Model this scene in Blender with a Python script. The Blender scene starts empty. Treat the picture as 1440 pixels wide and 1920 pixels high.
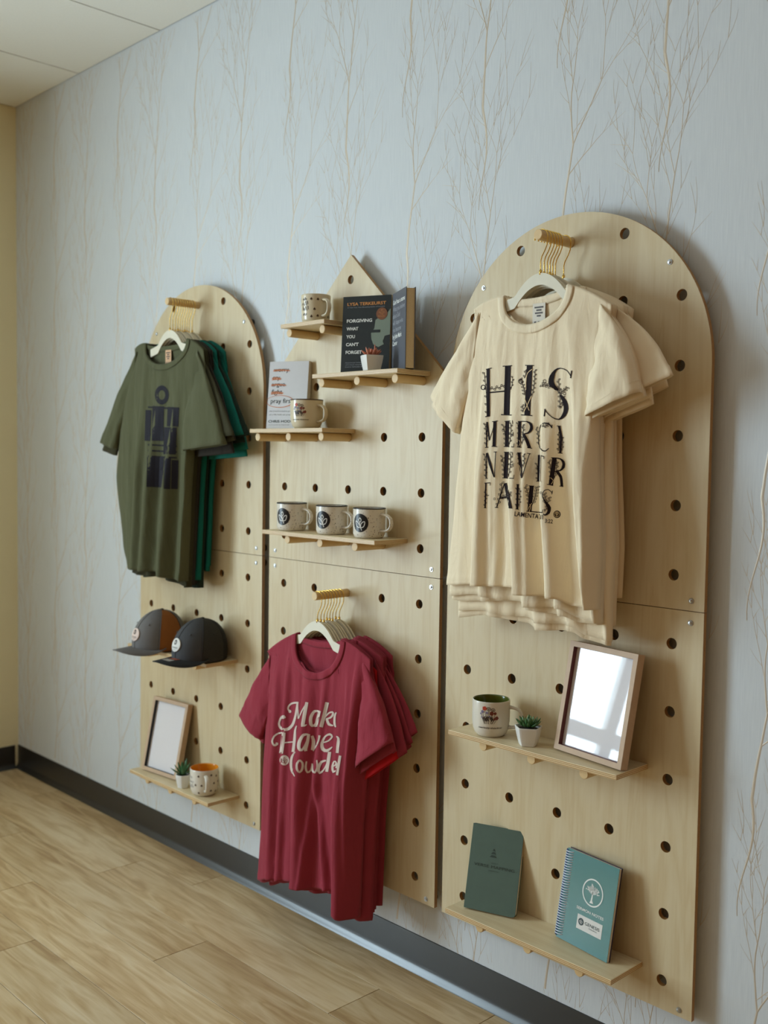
import bpy, bmesh, math, random
from mathutils import Vector, Matrix
PI = math.pi
SC = bpy.context.scene
COL = SC.collection

# ------------------------------------------------------------------ camera
F_PX = 1940.4725
CAM = Vector((3.34146, -2.03260, 0.24952))
YAW, PITCH, ROLL = 0.8030997, -0.0531765, 0.0146052
def cam_axes():
    ca, sa, cb, sb, cc, sc = math.cos(YAW), math.sin(YAW), math.cos(PITCH), math.sin(PITCH), math.cos(ROLL), math.sin(ROLL)
    w = Vector((-sa*cb, ca*cb, sb)); r = Vector((ca, sa, 0)); u = r.cross(w)
    return r*cc+u*sc, -r*sc+u*cc, w
CR, CU, CW = cam_axes()
cd = bpy.data.cameras.new('camera'); cam = bpy.data.objects.new('camera', cd); COL.objects.link(cam)
M = Matrix((CR, CU, -CW)).transposed().to_4x4(); M.translation = CAM
cam.matrix_world = M
cd.sensor_fit = 'VERTICAL'; cd.sensor_height = 36.0; cd.sensor_width = 27.0; cd.lens = F_PX/1920*36.0
cd.clip_start = 0.05; cd.clip_end = 60
cd.dof.use_dof = True; cd.dof.focus_distance = 2.55; cd.dof.aperture_fstop = 2.8
SC.camera = cam

# ------------------------------------------------------------------ world, lights, exposure
wd = bpy.data.worlds.new('world'); SC.world = wd; wd.use_nodes = True
wd.node_tree.nodes['Background'].inputs[0].default_value = (1.0, 0.47, 0.10, 1)
wd.node_tree.nodes['Background'].inputs[1].default_value = 0.19
SC.view_settings.view_transform = 'Standard'; SC.view_settings.look = 'None'
SC.view_settings.exposure = 0.0; SC.view_settings.gamma = 1.0; SC.view_settings.use_curve_mapping = False
def area(name, loc, rot, sx, sy, power, col):
    l = bpy.data.lights.new(name, 'AREA'); l.shape = 'RECTANGLE'; l.size = sx; l.size_y = sy; l.energy = power; l.color = col
    o = bpy.data.objects.new(name, l); COL.objects.link(o); o.location = loc; o.rotation_euler = rot; return o
WIN_Y = [(-3.40, -2.00)]
WIN_Z = (-0.75, 1.35)
for (a, b) in WIN_Y:   # daylight entering through each window of the left wall
    area('window_daylight', (-1.40, (a+b)/2, (WIN_Z[0]+WIN_Z[1])/2), (0, -PI/2, 0), WIN_Z[1]-WIN_Z[0], b-a, 81*(b-a)*(WIN_Z[1]-WIN_Z[0]), (0.67, 0.87, 1.0))

# ------------------------------------------------------------------ measures (metres; wall runs along x, room on the -y side)
WY = 0.035          # face of the papered wall
ZF, ZC = -1.205, 1.782
XL = -1.205         # face of the left wall
SV, SH = 0.1524, 0.1488992
PX = (0.0, 0.7844366, 1.5596461)      # x of the first hole column of each board
CXB = [p+2*SH for p in PX]
HW = 0.3735
ZB, ZS, ZE, ZT = -0.9805, -0.0757, 0.456, 0.8300
PEG_R, PEG_L = 0.0122, 0.107
SH_T, SH_D = 0.012, 0.126

def bp(u, v, y=0.0):
    d = CW + CR*((u-720)/F_PX) - CU*((v-960)/F_PX)
    return CAM + d*((y-CAM.y)/d.y)

# ------------------------------------------------------------------ materials
MATS = {}
def srgb(r, g, b):
    f = lambda c: (c/255/12.92) if c/255 <= 0.04045 else ((c/255+0.055)/1.055)**2.4
    return (f(r), f(g), f(b))
def new_mat(name):
    m = bpy.data.materials.new(name); m.use_nodes = True
    nt = m.node_tree; b = nt.nodes['Principled BSDF']; MATS[name] = m
    return m, nt, b
def N(nt, t, **kw):
    n = nt.nodes.new(t)
    for k, v in kw.items(): setattr(n, k, v)
    return n
def plain(name, col, rough=0.5, metal=0.0, spec=0.5, var=0.06, scale=40, bump=0.0, bscale=400, sheen=0.0, coat=0.0):
    m, nt, b = new_mat(name)
    b.inputs['Roughness'].default_value = rough; b.inputs['Metallic'].default_value = metal
    b.inputs['Specular IOR Level'].default_value = spec
    if sheen: b.inputs['Sheen Weight'].default_value = sheen
    if coat: b.inputs['Coat Weight'].default_value = coat; b.inputs['Coat Roughness'].default_value = 0.08
    tc = N(nt, 'ShaderNodeTexCoord')
    nz = N(nt, 'ShaderNodeTexNoise'); nz.inputs['Scale'].default_value = scale; nz.inputs['Detail'].default_value = 4
    nt.links.new(tc.outputs['Object'], nz.inputs['Vector'])
    mx = N(nt, 'ShaderNodeMix', data_type='RGBA'); mx.inputs[6].default_value = tuple(c*(1-var) for c in col)+(1,)
    mx.inputs[7].default_value = tuple(min(1, c*(1+var)) for c in col)+(1,)
    nt.links.new(nz.outputs['Fac'], mx.inputs[0]); nt.links.new(mx.outputs[2], b.inputs['Base Color'])
    if bump:
        n2 = N(nt, 'ShaderNodeTexNoise'); n2.inputs['Scale'].default_value = bscale; n2.inputs['Detail'].default_value = 2
        nt.links.new(tc.outputs['Object'], n2.inputs['Vector'])
        bm_ = N(nt, 'ShaderNodeBump'); bm_.inputs['Strength'].default_value = bump; bm_.inputs['Distance'].default_value = 0.001
        nt.links.new(n2.outputs['Fac'], bm_.inputs['Height']); nt.links.new(bm_.outputs['Normal'], b.inputs['Normal'])
    return m
def ramp(nt, stops):
    r = N(nt, 'ShaderNodeValToRGB'); e = r.color_ramp.elements
    while len(e) < len(stops): e.new(0.5)
    for i, (p, c) in enumerate(stops): e[i].position = p; e[i].color = tuple(c)+(1,)
    return r
def wallpaper():
    m, nt, b = new_mat('wallpaper')
    tc = N(nt, 'ShaderNodeTexCoord'); mp = N(nt, 'ShaderNodeMapping'); mp.inputs['Scale'].default_value = (420, 1, 14)
    nt.links.new(tc.outputs['Object'], mp.inputs['Vector'])
    nz = N(nt, 'ShaderNodeTexNoise'); nz.inputs['Scale'].default_value = 1; nz.inputs['Detail'].default_value = 3
    nt.links.new(mp.outputs['Vector'], nz.inputs['Vector'])
    r = ramp(nt, [(0.3, (0.625, 0.655, 0.68)), (0.7, (0.685, 0.715, 0.735))])
    nt.links.new(nz.outputs['Fac'], r.inputs[0]); nt.links.new(r.outputs[0], b.inputs['Base Color'])
    bu = N(nt, 'ShaderNodeBump'); bu.inputs['Strength'].default_value = 0.12; bu.inputs['Distance'].default_value = 0.001
    nt.links.new(nz.outputs['Fac'], bu.inputs['Height']); nt.links.new(bu.outputs['Normal'], b.inputs['Normal'])
    b.inputs['Roughness'].default_value = 0.6
    return m
def birch(name, c0, c1, c2, edge0, edge1, vert=True):
    m, nt, b = new_mat(name)
    geo = N(nt, 'ShaderNodeNewGeometry'); tc = N(nt, 'ShaderNodeTexCoord'); oi = N(nt, 'ShaderNodeObjectInfo')
    mp = N(nt, 'ShaderNodeMapping'); mp.inputs['Scale'].default_value = (9, 9, 1.0) if vert else (1.3, 14, 14)
    nt.links.new(geo.outputs['Position'], mp.inputs['Vector'])
    n1 = N(nt, 'ShaderNodeTexNoise', noise_dimensions='4D'); n1.inputs['Scale'].default_value = 1.6; n1.inputs['Detail'].default_value = 5; n1.inputs['Distortion'].default_value = 0.9
    nt.links.new(mp.outputs[0], n1.inputs['Vector']); nt.links.new(oi.outputs['Random'], n1.inputs['W'])
    mp2 = N(nt, 'ShaderNodeMapping'); mp2.inputs['Scale'].default_value = (160, 160, 5) if vert else (6, 200, 200)
    nt.links.new(geo.outputs['Position'], mp2.inputs['Vector'])
    n2 = N(nt, 'ShaderNodeTexNoise'); n2.inputs['Scale'].default_value = 1; n2.inputs['Detail'].default_value = 3
    nt.links.new(mp2.outputs[0], n2.inputs['Vector'])
    # cathedral grain: bands of the low noise
    mm = N(nt, 'ShaderNodeMath', operation='MULTIPLY'); mm.inputs[1].default_value = 11
    nt.links.new(n1.outputs['Fac'], mm.inputs[0])
    fr = N(nt, 'ShaderNodeMath', operation='PINGPONG'); fr.inputs[1].default_value = 1
    nt.links.new(mm.outputs[0], fr.inputs[0])
    a1 = N(nt, 'ShaderNodeMath', operation='MULTIPLY_ADD'); a1.inputs[1].default_value = 0.22
    nt.links.new(fr.outputs[0], a1.inputs[0]); 
    a2 = N(nt, 'ShaderNodeMath', operation='MULTIPLY_ADD'); a2.inputs[1].default_value = 0.3; a2.inputs[2].default_value = 0.22
    nt.links.new(n2.outputs['Fac'], a2.inputs[0]); nt.links.new(a2.outputs[0], a1.inputs[2])
    r = ramp(nt, [(0.25, c0), (0.5, c1), (0.75, c2)]); nt.links.new(a1.outputs[0], r.inputs[0])
    # plies on the sawn edges: stripes through the thickness
    sp = N(nt, 'ShaderNodeSeparateXYZ'); nt.links.new(tc.outputs['Object'], sp.inputs[0])
    st = N(nt, 'ShaderNodeMath', operation='MULTIPLY'); st.inputs[1].default_value = 1/0.0037
    nt.links.new(sp.outputs['Y' if vert else 'Z'], st.inputs[0])
    pg = N(nt, 'ShaderNodeMath', operation='PINGPONG'); pg.inputs[1].default_value = 0.5; nt.links.new(st.outputs[0], pg.inputs[0])
    gt = N(nt, 'ShaderNodeMath', operation='GREATER_THAN'); gt.inputs[1].default_value = 0.27; nt.links.new(pg.outputs[0], gt.inputs[0])
    ec = N(nt, 'ShaderNodeMix', data_type='RGBA'); ec.inputs[6].default_value = tuple(edge0)+(1,); ec.inputs[7].default_value = tuple(edge1)+(1,)
    nt.links.new(gt.outputs[0], ec.inputs[0])
    ns = N(nt, 'ShaderNodeSeparateXYZ'); nt.links.new(tc.outputs['Normal'], ns.inputs[0])
    ab = N(nt, 'ShaderNodeMath', operation='ABSOLUTE'); nt.links.new(ns.outputs['Y' if vert else 'Z'], ab.inputs[0])
    lt = N(nt, 'ShaderNodeMath', operation='LESS_THAN'); lt.inputs[1].default_value = 0.5; nt.links.new(ab.outputs[0], lt.inputs[0])
    mx = N(nt, 'ShaderNodeMix', data_type='RGBA'); nt.links.new(lt.outputs[0], mx.inputs[0])
    nt.links.new(r.outputs[0], mx.inputs[6]); nt.links.new(ec.outputs[2], mx.inputs[7]); nt.links.new(mx.outputs[2], b.inputs['Base Color'])
    b.inputs['Roughness'].default_value = 0.42; b.inputs['Specular IOR Level'].default_value = 0.4
    return m
def oak():
    m, nt, b = new_mat('oak_plank')
    geo = N(nt, 'ShaderNodeNewGeometry'); oi = N(nt, 'ShaderNodeObjectInfo')
    mp = N(nt, 'ShaderNodeMapping'); mp.inputs['Scale'].default_value = (1.5, 11, 1); nt.links.new(geo.outputs['Position'], mp.inputs['Vector'])
    w = N(nt, 'ShaderNodeMath', operation='MULTIPLY'); w.inputs[1].default_value = 40; nt.links.new(oi.outputs['Random'], w.inputs[0])
    n1 = N(nt, 'ShaderNodeTexNoise', noise_dimensions='4D'); n1.inputs['Scale'].default_value = 1.5; n1.inputs['Detail'].default_value = 3; n1.inputs['Distortion'].default_value = 0.6
    nt.links.new(mp.outputs[0], n1.inputs['Vector']); nt.links.new(w.outputs[0], n1.inputs['W'])
    mm = N(nt, 'ShaderNodeMath', operation='MULTIPLY'); mm.inputs[1].default_value = 9; nt.links.new(n1.outputs['Fac'], mm.inputs[0])
    pp = N(nt, 'ShaderNodeMath', operation='PINGPONG'); pp.inputs[1].default_value = 1; nt.links.new(mm.outputs[0], pp.inputs[0])
    mp2 = N(nt, 'ShaderNodeMapping'); mp2.inputs['Scale'].default_value = (4, 120, 1); nt.links.new(geo.outputs['Position'], mp2.inputs['Vector'])
    n2 = N(nt, 'ShaderNodeTexNoise', noise_dimensions='4D'); n2.inputs['Scale'].default_value = 1; n2.inputs['Detail'].default_value = 4
    nt.links.new(mp2.outputs[0], n2.inputs['Vector']); nt.links.new(w.outputs[0], n2.inputs['W'])
    mp3 = N(nt, 'ShaderNodeMapping'); mp3.inputs['Scale'].default_value = (0.9, 7, 1); nt.links.new(geo.outputs['Position'], mp3.inputs['Vector'])
    n3 = N(nt, 'ShaderNodeTexNoise', noise_dimensions='4D'); n3.inputs['Scale'].default_value = 1.3; n3.inputs['Detail'].default_value = 4
    nt.links.new(mp3.outputs[0], n3.inputs['Vector']); nt.links.new(w.outputs[0], n3.inputs['W'])
    a = N(nt, 'ShaderNodeMath', operation='MULTIPLY_ADD'); a.inputs[1].default_value = 0.22; nt.links.new(pp.outputs[0], a.inputs[0])
    c = N(nt, 'ShaderNodeMath', operation='MULTIPLY_ADD'); c.inputs[1].default_value = 0.28; nt.links.new(n2.outputs['Fac'], c.inputs[0])
    d = N(nt, 'ShaderNodeMath', operation='MULTIPLY_ADD'); d.inputs[1].default_value = 0.62; d.inputs[2].default_value = -0.08; nt.links.new(n3.outputs['Fac'], d.inputs[0])
    nt.links.new(d.outputs[0], c.inputs[2]); nt.links.new(c.outputs[0], a.inputs[2])
    r = ramp(nt, [(0.22, srgb(164, 128, 86)), (0.42, srgb(198, 167, 122)), (0.60, srgb(216, 190, 149)), (0.8, srgb(230, 210, 176))])
    nt.links.new(a.outputs[0], r.inputs[0])
    hs = N(nt, 'ShaderNodeHueSaturation'); mr = N(nt, 'ShaderNodeMapRange'); mr.inputs[3].default_value = 0.88; mr.inputs[4].default_value = 1.08
    nt.links.new(oi.outputs['Random'], mr.inputs[0]); nt.links.new(mr.outputs[0], hs.inputs['Value']); nt.links.new(r.outputs[0], hs.inputs['Color'])
    nt.links.new(hs.outputs[0], b.inputs['Base Color'])
    b.inputs['Roughness'].default_value = 0.38; b.inputs['Specular IOR Level'].default_value = 0.5
    bu = N(nt, 'ShaderNodeBump'); bu.inputs['Strength'].default_value = 0.15; bu.inputs['Distance'].default_value = 0.0006
    nt.links.new(n2.outputs['Fac'], bu.inputs['Height']); nt.links.new(bu.outputs['Normal'], b.inputs['Normal'])
    return m
def speckled():
    m, nt, b = new_mat('speckled_stoneware')
    tc = N(nt, 'ShaderNodeTexCoord'); v = N(nt, 'ShaderNodeTexVoronoi'); v.inputs['Scale'].default_value = 190
    nt.links.new(tc.outputs['Object'], v.inputs['Vector'])
    n = N(nt, 'ShaderNodeTexNoise'); n.inputs['Scale'].default_value = 90; nt.links.new(tc.outputs['Object'], n.inputs['Vector'])
    mu = N(nt, 'ShaderNodeMath', operation='MULTIPLY'); nt.links.new(v.outputs['Color'], mu.inputs[0]); nt.links.new(n.outputs['Fac'], mu.inputs[1])
    th = N(nt, 'ShaderNodeMath', operation='MULTIPLY_ADD'); th.inputs[1].default_value = 0.62; th.inputs[2].default_value = 0.02; nt.links.new(mu.outputs[0], th.inputs[0])
    lt = N(nt, 'ShaderNodeMath', operation='LESS_THAN'); nt.links.new(v.outputs['Distance'], lt.inputs[0]); 
    th2 = N(nt, 'ShaderNodeMath', operation='SUBTRACT'); th2.inputs[1].default_value = 0.02; nt.links.new(th.outputs[0], th2.inputs[0]); nt.links.new(th2.outputs[0], lt.inputs[1])
    mx = N(nt, 'ShaderNodeMix', data_type='RGBA'); mx.inputs[6].default_value = srgb(226, 217, 203)+(1,); mx.inputs[7].default_value = srgb(84, 62, 46)+(1,)
    nt.links.new(lt.outputs[0], mx.inputs[0]); nt.links.new(mx.outputs[2], b.inputs['Base Color'])
    b.inputs['Roughness'].default_value = 0.25
    return m
def cloth(name, col, var=0.1):
    m = plain(name, col, rough=0.92, spec=0.15, var=var, scale=9, bump=0.25, bscale=900, sheen=0.08)
    nt = m.node_tree; b = nt.nodes['Principled BSDF']   # soft creases of washed cotton
    tc = N(nt, 'ShaderNodeTexCoord'); mp = N(nt, 'ShaderNodeMapping'); mp.inputs['Scale'].default_value = (34, 20, 9); nt.links.new(tc.outputs['Object'], mp.inputs['Vector'])
    nz = N(nt, 'ShaderNodeTexNoise'); nz.inputs['Scale'].default_value = 1; nz.inputs['Detail'].default_value = 5; nz.inputs['Distortion'].default_value = 0.8; nt.links.new(mp.outputs[0], nz.inputs['Vector'])
    bu = N(nt, 'ShaderNodeBump'); bu.inputs['Strength'].default_value = 0.5; bu.inputs['Distance'].default_value = 0.006
    nt.links.new(nz.outputs['Fac'], bu.inputs['Height']); old = b.inputs['Normal'].links[0].from_node
    nt.links.new(bu.outputs['Normal'], old.inputs['Normal'])
    return m
def glass_over(name, col):
    m, nt, b = new_mat(name)
    b.inputs['Base Color'].default_value = tuple(col)+(1,); b.inputs['Roughness'].default_value = 0.9
    gl = N(nt, 'ShaderNodeBsdfGlossy'); gl.inputs['Roughness'].default_value = 0.02; gl.inputs['Color'].default_value = (0.9, 0.9, 0.92, 1)
    mx = N(nt, 'ShaderNodeMixShader'); mx.inputs[0].default_value = 0.07
    out = nt.nodes['Material Output']
    nt.links.new(b.outputs[0], mx.inputs[1]); nt.links.new(gl.outputs[0], mx.inputs[2]); nt.links.new(mx.outputs[0], out.inputs['Surface'])
    return m
def pane_mat():
    m, nt, b = new_mat('window_glass')
    tr = N(nt, 'ShaderNodeBsdfTransparent'); gl = N(nt, 'ShaderNodeBsdfGlossy'); gl.inputs['Roughness'].default_value = 0.02
    mx = N(nt, 'ShaderNodeMixShader'); mx.inputs[0].default_value = 0.06
    nt.links.new(tr.outputs[0], mx.inputs[1]); nt.links.new(gl.outputs[0], mx.inputs[2]); nt.links.new(mx.outputs[0], nt.nodes['Material Output'].inputs['Surface'])
    return m
wallpaper(); oak(); speckled(); pane_mat()
birch('birch_board', srgb(205, 181, 140), srgb(214, 195, 158), srgb(220, 203, 170), srgb(200, 156, 98), srgb(140, 94, 50))
birch('birch_shelf', srgb(211, 188, 147), srgb(222, 203, 165), srgb(229, 211, 178), srgb(228, 204, 160), srgb(176, 132, 82), vert=False)
plain('dowel_wood', srgb(222, 190, 138), 0.5, scale=60, var=0.08)
plain('gold_foil_emboss', srgb(205, 190, 170), 0.45, metal=0.25, var=0.1, scale=12)
plain('cream_paint', srgb(240, 228, 188), 0.7, var=0.02, scale=6)
plain('ceiling_board', srgb(244, 242, 234), 0.9, var=0.05, scale=160, bump=0.6, bscale=260)
plain('ceiling_gap', srgb(150, 130, 95), 0.9)
plain('black_vinyl', srgb(34, 34, 34), 0.33, var=0.12, scale=8, spec=0.9)
plain('subfloor', srgb(70, 50, 34), 0.9)
plain('zinc', srgb(190, 192, 195), 0.28, metal=1.0)
plain('dark_steel', srgb(60, 60, 62), 0.4, metal=0.8)
plain('gold_wire', srgb(232, 190, 96), 0.22, metal=1.0)
plain('hanger_plastic', srgb(226, 218, 196), 0.45)
plain('window_frame_paint', srgb(190, 190, 186), 0.5)
cloth('cream_cotton', srgb(243, 225, 194), 0.05); cloth('cream_cotton_rib', srgb(243, 226, 196), 0.05)
cloth('maroon_cotton', srgb(150, 52, 66)); cloth('bright_red_cotton', srgb(190, 25, 34))
cloth('olive_cotton', srgb(90, 91, 66)); cloth('dark_olive_cotton', srgb(62, 60, 40)); cloth('charcoal_cotton', srgb(52, 48, 42))
cloth('teal_cotton', srgb(20, 104, 92)); cloth('forest_cotton', srgb(30, 44, 34))
plain('black_ink', srgb(30, 18, 22), 0.75, spec=0.2); plain('cream_ink', srgb(235, 205, 160), 0.8, spec=0.2)
plain('pale_ink', srgb(214, 196, 184), 0.6, spec=0.3); plain('navy_ink', srgb(36, 34, 42), 0.75, spec=0.2)
plain('maroon_ink', srgb(120, 40, 52), 0.8)
plain('white_label', srgb(228, 220, 205), 0.7); plain('tan_label', srgb(214, 170, 130), 0.7)
plain('white_glaze', srgb(224, 216, 202), 0.2, spec=0.6, var=0.02); plain('ivory_glaze', srgb(218, 204, 176), 0.2, spec=0.6, var=0.02)
plain('orange_glaze', srgb(226, 140, 30), 0.2, spec=0.6); plain('green_glaze', srgb(84, 92, 30), 0.15, spec=0.7)
plain('brown_glaze', srgb(70, 48, 36), 0.3); plain('enamel_black', srgb(26, 26, 28), 0.35); plain('white_enamel', srgb(222, 218, 212), 0.35)
plain('ink_brown', srgb(58, 44, 36), 0.5); plain('ink_red', srgb(190, 66, 40), 0.5); plain('ink_rust', srgb(120, 50, 34), 0.5)
plain('ink_violet', srgb(130, 120, 150), 0.5); plain('ink_green', srgb(92, 98, 50), 0.5); plain('ink_orange', srgb(220, 128, 70), 0.6)
plain('ink_grey', srgb(140, 138, 138), 0.6); plain('ink_teal', srgb(40, 60, 66), 0.6)
plain('pot_white', srgb(232, 230, 226), 0.3, spec=0.6, var=0.02)
plain('soil', srgb(50, 38, 28), 0.95, var=0.4, scale=300)
plain('pink_leaf', srgb(206, 128, 100), 0.5, var=0.25, scale=60); plain('aloe_leaf', srgb(62, 108, 66), 0.45, var=0.3, scale=90)
plain('jade_leaf', srgb(66, 108, 62), 0.4, var=0.3, scale=70); plain('jade_leaf_pale', srgb(130, 160, 110), 0.4, var=0.2, scale=70)
plain('black_cover', srgb(14, 19, 15), 0.6, var=0.1); plain('slate_cover', srgb(84, 86, 94), 0.5); plain('dark_cover', srgb(28, 26, 28), 0.5)
plain('white_cover', srgb(222, 222, 226), 0.5, var=0.02); plain('page_paper', srgb(226, 205, 165), 0.85, var=0.12, scale=500)
plain('page_white', srgb(226, 218, 205), 0.85, var=0.08, scale=500)
plain('cover_white_ink', srgb(232, 232, 226), 0.6); plain('cover_grey_ink', srgb(150, 152, 158), 0.6); plain('cover_orange_ink', srgb(214, 142, 72), 0.5)
plain('cover_bronze', srgb(128, 74, 40), 0.5); plain('cover_sage', srgb(126, 138, 122), 0.6)
plain('green_linen', srgb(84, 104, 92), 0.6, var=0.1, scale=30, bump=0.3, bscale=1200); plain('green_deboss', srgb(50, 64, 56), 0.6)
plain('teal_print', srgb(66, 124, 122), 0.22, var=0.03, spec=0.6, coat=0.4); plain('back_card', srgb(52, 40, 60), 0.6)
plain('coil_plastic', srgb(206, 216, 230), 0.2, spec=0.8); plain('coil_core', srgb(62, 84, 122), 0.3)
plain('frame_oak', srgb(196, 164, 132), 0.55, var=0.14, scale=30); plain('frame_walnut', srgb(96, 40, 34), 0.6)
glass_over('framed_print', (0.82, 0.78, 0.8))
plain('cap_grey', srgb(112, 108, 106), 0.85, bump=0.3, bscale=900); plain('cap_rust', srgb(150, 88, 30), 0.85, bump=0.3, bscale=700)
plain('cap_black', srgb(30, 31, 31), 0.85, bump=0.3, bscale=900); plain('cap_mesh', srgb(46, 44, 38), 0.9, var=0.5, scale=420)
plain('cap_charcoal', srgb(64, 64, 66), 0.85, bump=0.3, bscale=900); plain('patch_blush', srgb(226, 200, 186), 0.6); plain('patch_white', srgb(222, 218, 210), 0.6)
plain('sticker_silver', srgb(190, 190, 188), 0.3, metal=0.3); plain('sticker_rust', srgb(170, 90, 66), 0.4)

# ------------------------------------------------------------------ mesh helpers
class MB:
    """collects shapes; build() links them as ONE mesh object"""
    def __init__(s): s.v = []; s.f = []
    def add(s, vs, fs):
        o = len(s.v); s.v += [tuple(v) for v in vs]; s.f += [tuple(i+o for i in f) for f in fs]; return s
    def grid(s, fn, nu, nv, closed_u=False):
        vs = [fn(i/(nu if closed_u else nu), j/nv) for j in range(nv+1) for i in range(nu if closed_u else nu+1)]
        w = nu if closed_u else nu+1; fs = []
        for j in range(nv):
            for i in range(nu):
                a = j*w+i; b = j*w+(i+1) % w if closed_u else a+1
                fs.append((a, b, b+w, a+w))
        return s.add(vs, fs)
    def box(s, x0, x1, y0, y1, z0, z1):
        vs = [(x, y, z) for z in (z0, z1) for y in (y0, y1) for x in (x0, x1)]
        return s.add(vs, [(0, 2, 3, 1), (4, 5, 7, 6), (0, 1, 5, 4), (2, 6, 7, 3), (0, 4, 6, 2), (1, 3, 7, 5)])
    def tube(s, pts, r, n=10, cap=True):
        pts = [Vector(p) for p in pts]; k = len(pts); rs = r if isinstance(r, (list, tuple)) else [r]*k
        vs = []; ref = None
        for i, p in enumerate(pts):
            t = (pts[min(i+1, k-1)]-pts[max(i-1, 0)]).normalized()
            if ref is None:
                ref = Vector((0, 0, 1)) if abs(t.z) < 0.9 else Vector((1, 0, 0))
            a = (ref - t*ref.dot(t)).normalized(); b = t.cross(a); ref = a
            vs += [p + (a*math.cos(2*PI*q/n)+b*math.sin(2*PI*q/n))*rs[i] for q in range(n)]
        fs = [(i*n+q, i*n+(q+1) % n, (i+1)*n+(q+1) % n, (i+1)*n+q) for i in range(k-1) for q in range(n)]
        if cap: fs += [tuple(range(n))[::-1], tuple((k-1)*n+q for q in range(n))]
        return s.add(vs, fs)
    def lathe(s, prof, n=48, c=(0, 0, 0), cap0=False, cap1=False):
        vs = [(c[0]+r*math.cos(2*PI*q/n), c[1]+r*math.sin(2*PI*q/n), c[2]+z) for r, z in prof for q in range(n)]
        fs = [(i*n+q, i*n+(q+1) % n, (i+1)*n+(q+1) % n, (i+1)*n+q) for i in range(len(prof)-1) for q in range(n)]
        if cap0: fs.append(tuple(range(n))[::-1])
        if cap1: fs.append(tuple((len(prof)-1)*n+q for q in range(n)))
        return s.add(vs, fs)
    def prism(s, poly, y0, y1):
        """convex or simple polygon in xz extruded along y"""
        n = len(poly); vs = [(x, y0, z) for x, z in poly]+[(x, y1, z) for x, z in poly]
        fs = [tuple(range(n)), tuple(range(2*n-1, n-1, -1))]+[(i, i+n, (i+1) % n+n, (i+1) % n) for i in range(n)]
        return s.add(vs, fs)
    def mesh(s, name, mats, smooth=False, recalc=True):
        me = bpy.data.meshes.new(name); me.from_pydata(s.v, [], s.f)
        if recalc:
            bm = bmesh.new(); bm.from_mesh(me); bmesh.ops.recalc_face_normals(bm, faces=bm.faces); bm.to_mesh(me); bm.free()
        for m in ([mats] if isinstance(mats, str) else mats): me.materials.append(MATS[m])
        if smooth: me.shade_smooth()
        return me
    def build(s, name, mats, parent=None, smooth=False, recalc=True):
        return link(name, s.mesh(name, mats, smooth, recalc), parent)
def link(name, me, parent=None):
    o = bpy.data.objects.new(name, me); COL.objects.link(o)
    if parent is not None: o.parent = parent
    return o
def autosmooth(o, ang=0.6):
    me = o.data; me.shade_smooth()
    bm = bmesh.new(); bm.from_mesh(me)
    for e in bm.edges:
        if len(e.link_faces) == 2 and e.calc_face_angle(0) > ang: e.smooth = False
    bm.to_mesh(me); bm.free(); return o
def bevel(o, w, seg=2):
    bm = bmesh.new(); bm.from_mesh(o.data)
    es = [e for e in bm.edges if len(e.link_faces) == 2 and e.calc_face_angle(0) > 0.5]
    bmesh.ops.bevel(bm, geom=es, offset=w, segments=seg, affect='EDGES', profile=0.6, clamp_overlap=True)
    bm.to_mesh(o.data); bm.free(); return o
def tag(o, label, cat, group=None):
    o['label'] = label; o['category'] = cat
    if group: o['group'] = group
    return o
def thing(name, label, cat, loc=(0, 0, 0), rot=(0, 0, 0), group=None):
    o = bpy.data.objects.new(name, None); COL.objects.link(o); o.location = loc; o.rotation_euler = rot
    o.empty_display_size = 0.05
    return tag(o, label, cat, group)
def struct(o): o['kind'] = 'structure'; return o

def fill2d(polys, thick):
    """polygons (outline + holes) in 2D -> verts, faces, as a slab of the given thickness along local z"""
    cu = bpy.data.curves.new('outline', 'CURVE'); cu.dimensions = '2D'; cu.fill_mode = 'BOTH'; cu.extrude = thick/2
    for P in polys:
        sp = cu.splines.new('POLY'); sp.points.add(len(P)-1)
        for i, (x, y) in enumerate(P): sp.points[i].co = (x, y, 0, 1)
        sp.use_cyclic_u = True
    ob = bpy.data.objects.new('outline', cu); me = bpy.data.meshes.new_from_object(ob)
    vs = [tuple(v.co) for v in me.vertices]; fs = [tuple(p.vertices) for p in me.polygons]
    bpy.data.objects.remove(ob); bpy.data.curves.remove(cu); bpy.data.meshes.remove(me)
    return vs, fs
def text2d(body, size, width=None, align='LEFT', space=1.0, bold=0.0):
    """text as flat verts/faces; fitted to `width` when given. Baseline at y=0"""
    cu = bpy.data.curves.new('words', 'FONT'); cu.body = body; cu.size = 1; cu.resolution_u = 3; cu.space_character = space; cu.fill_mode = 'FRONT'
    cu.offset = bold
    ob = bpy.data.objects.new('words', cu); me = bpy.data.meshes.new_from_object(ob)
    vs = [(v.co.x, v.co.y) for v in me.vertices]; fs = [tuple(p.vertices) for p in me.polygons]
    bpy.data.objects.remove(ob); bpy.data.curves.remove(cu); bpy.data.meshes.remove(me)
    x0 = min(v[0] for v in vs); x1 = max(v[0] for v in vs)
    sx = (width/(x1-x0)) if width else size
    off = {'LEFT': 0, 'CENTER': -(x1-x0)/2*sx, 'RIGHT': -(x1-x0)*sx}[align]
    return [((x-x0)*sx+off, y*size) for x, y in vs], fs
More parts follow.
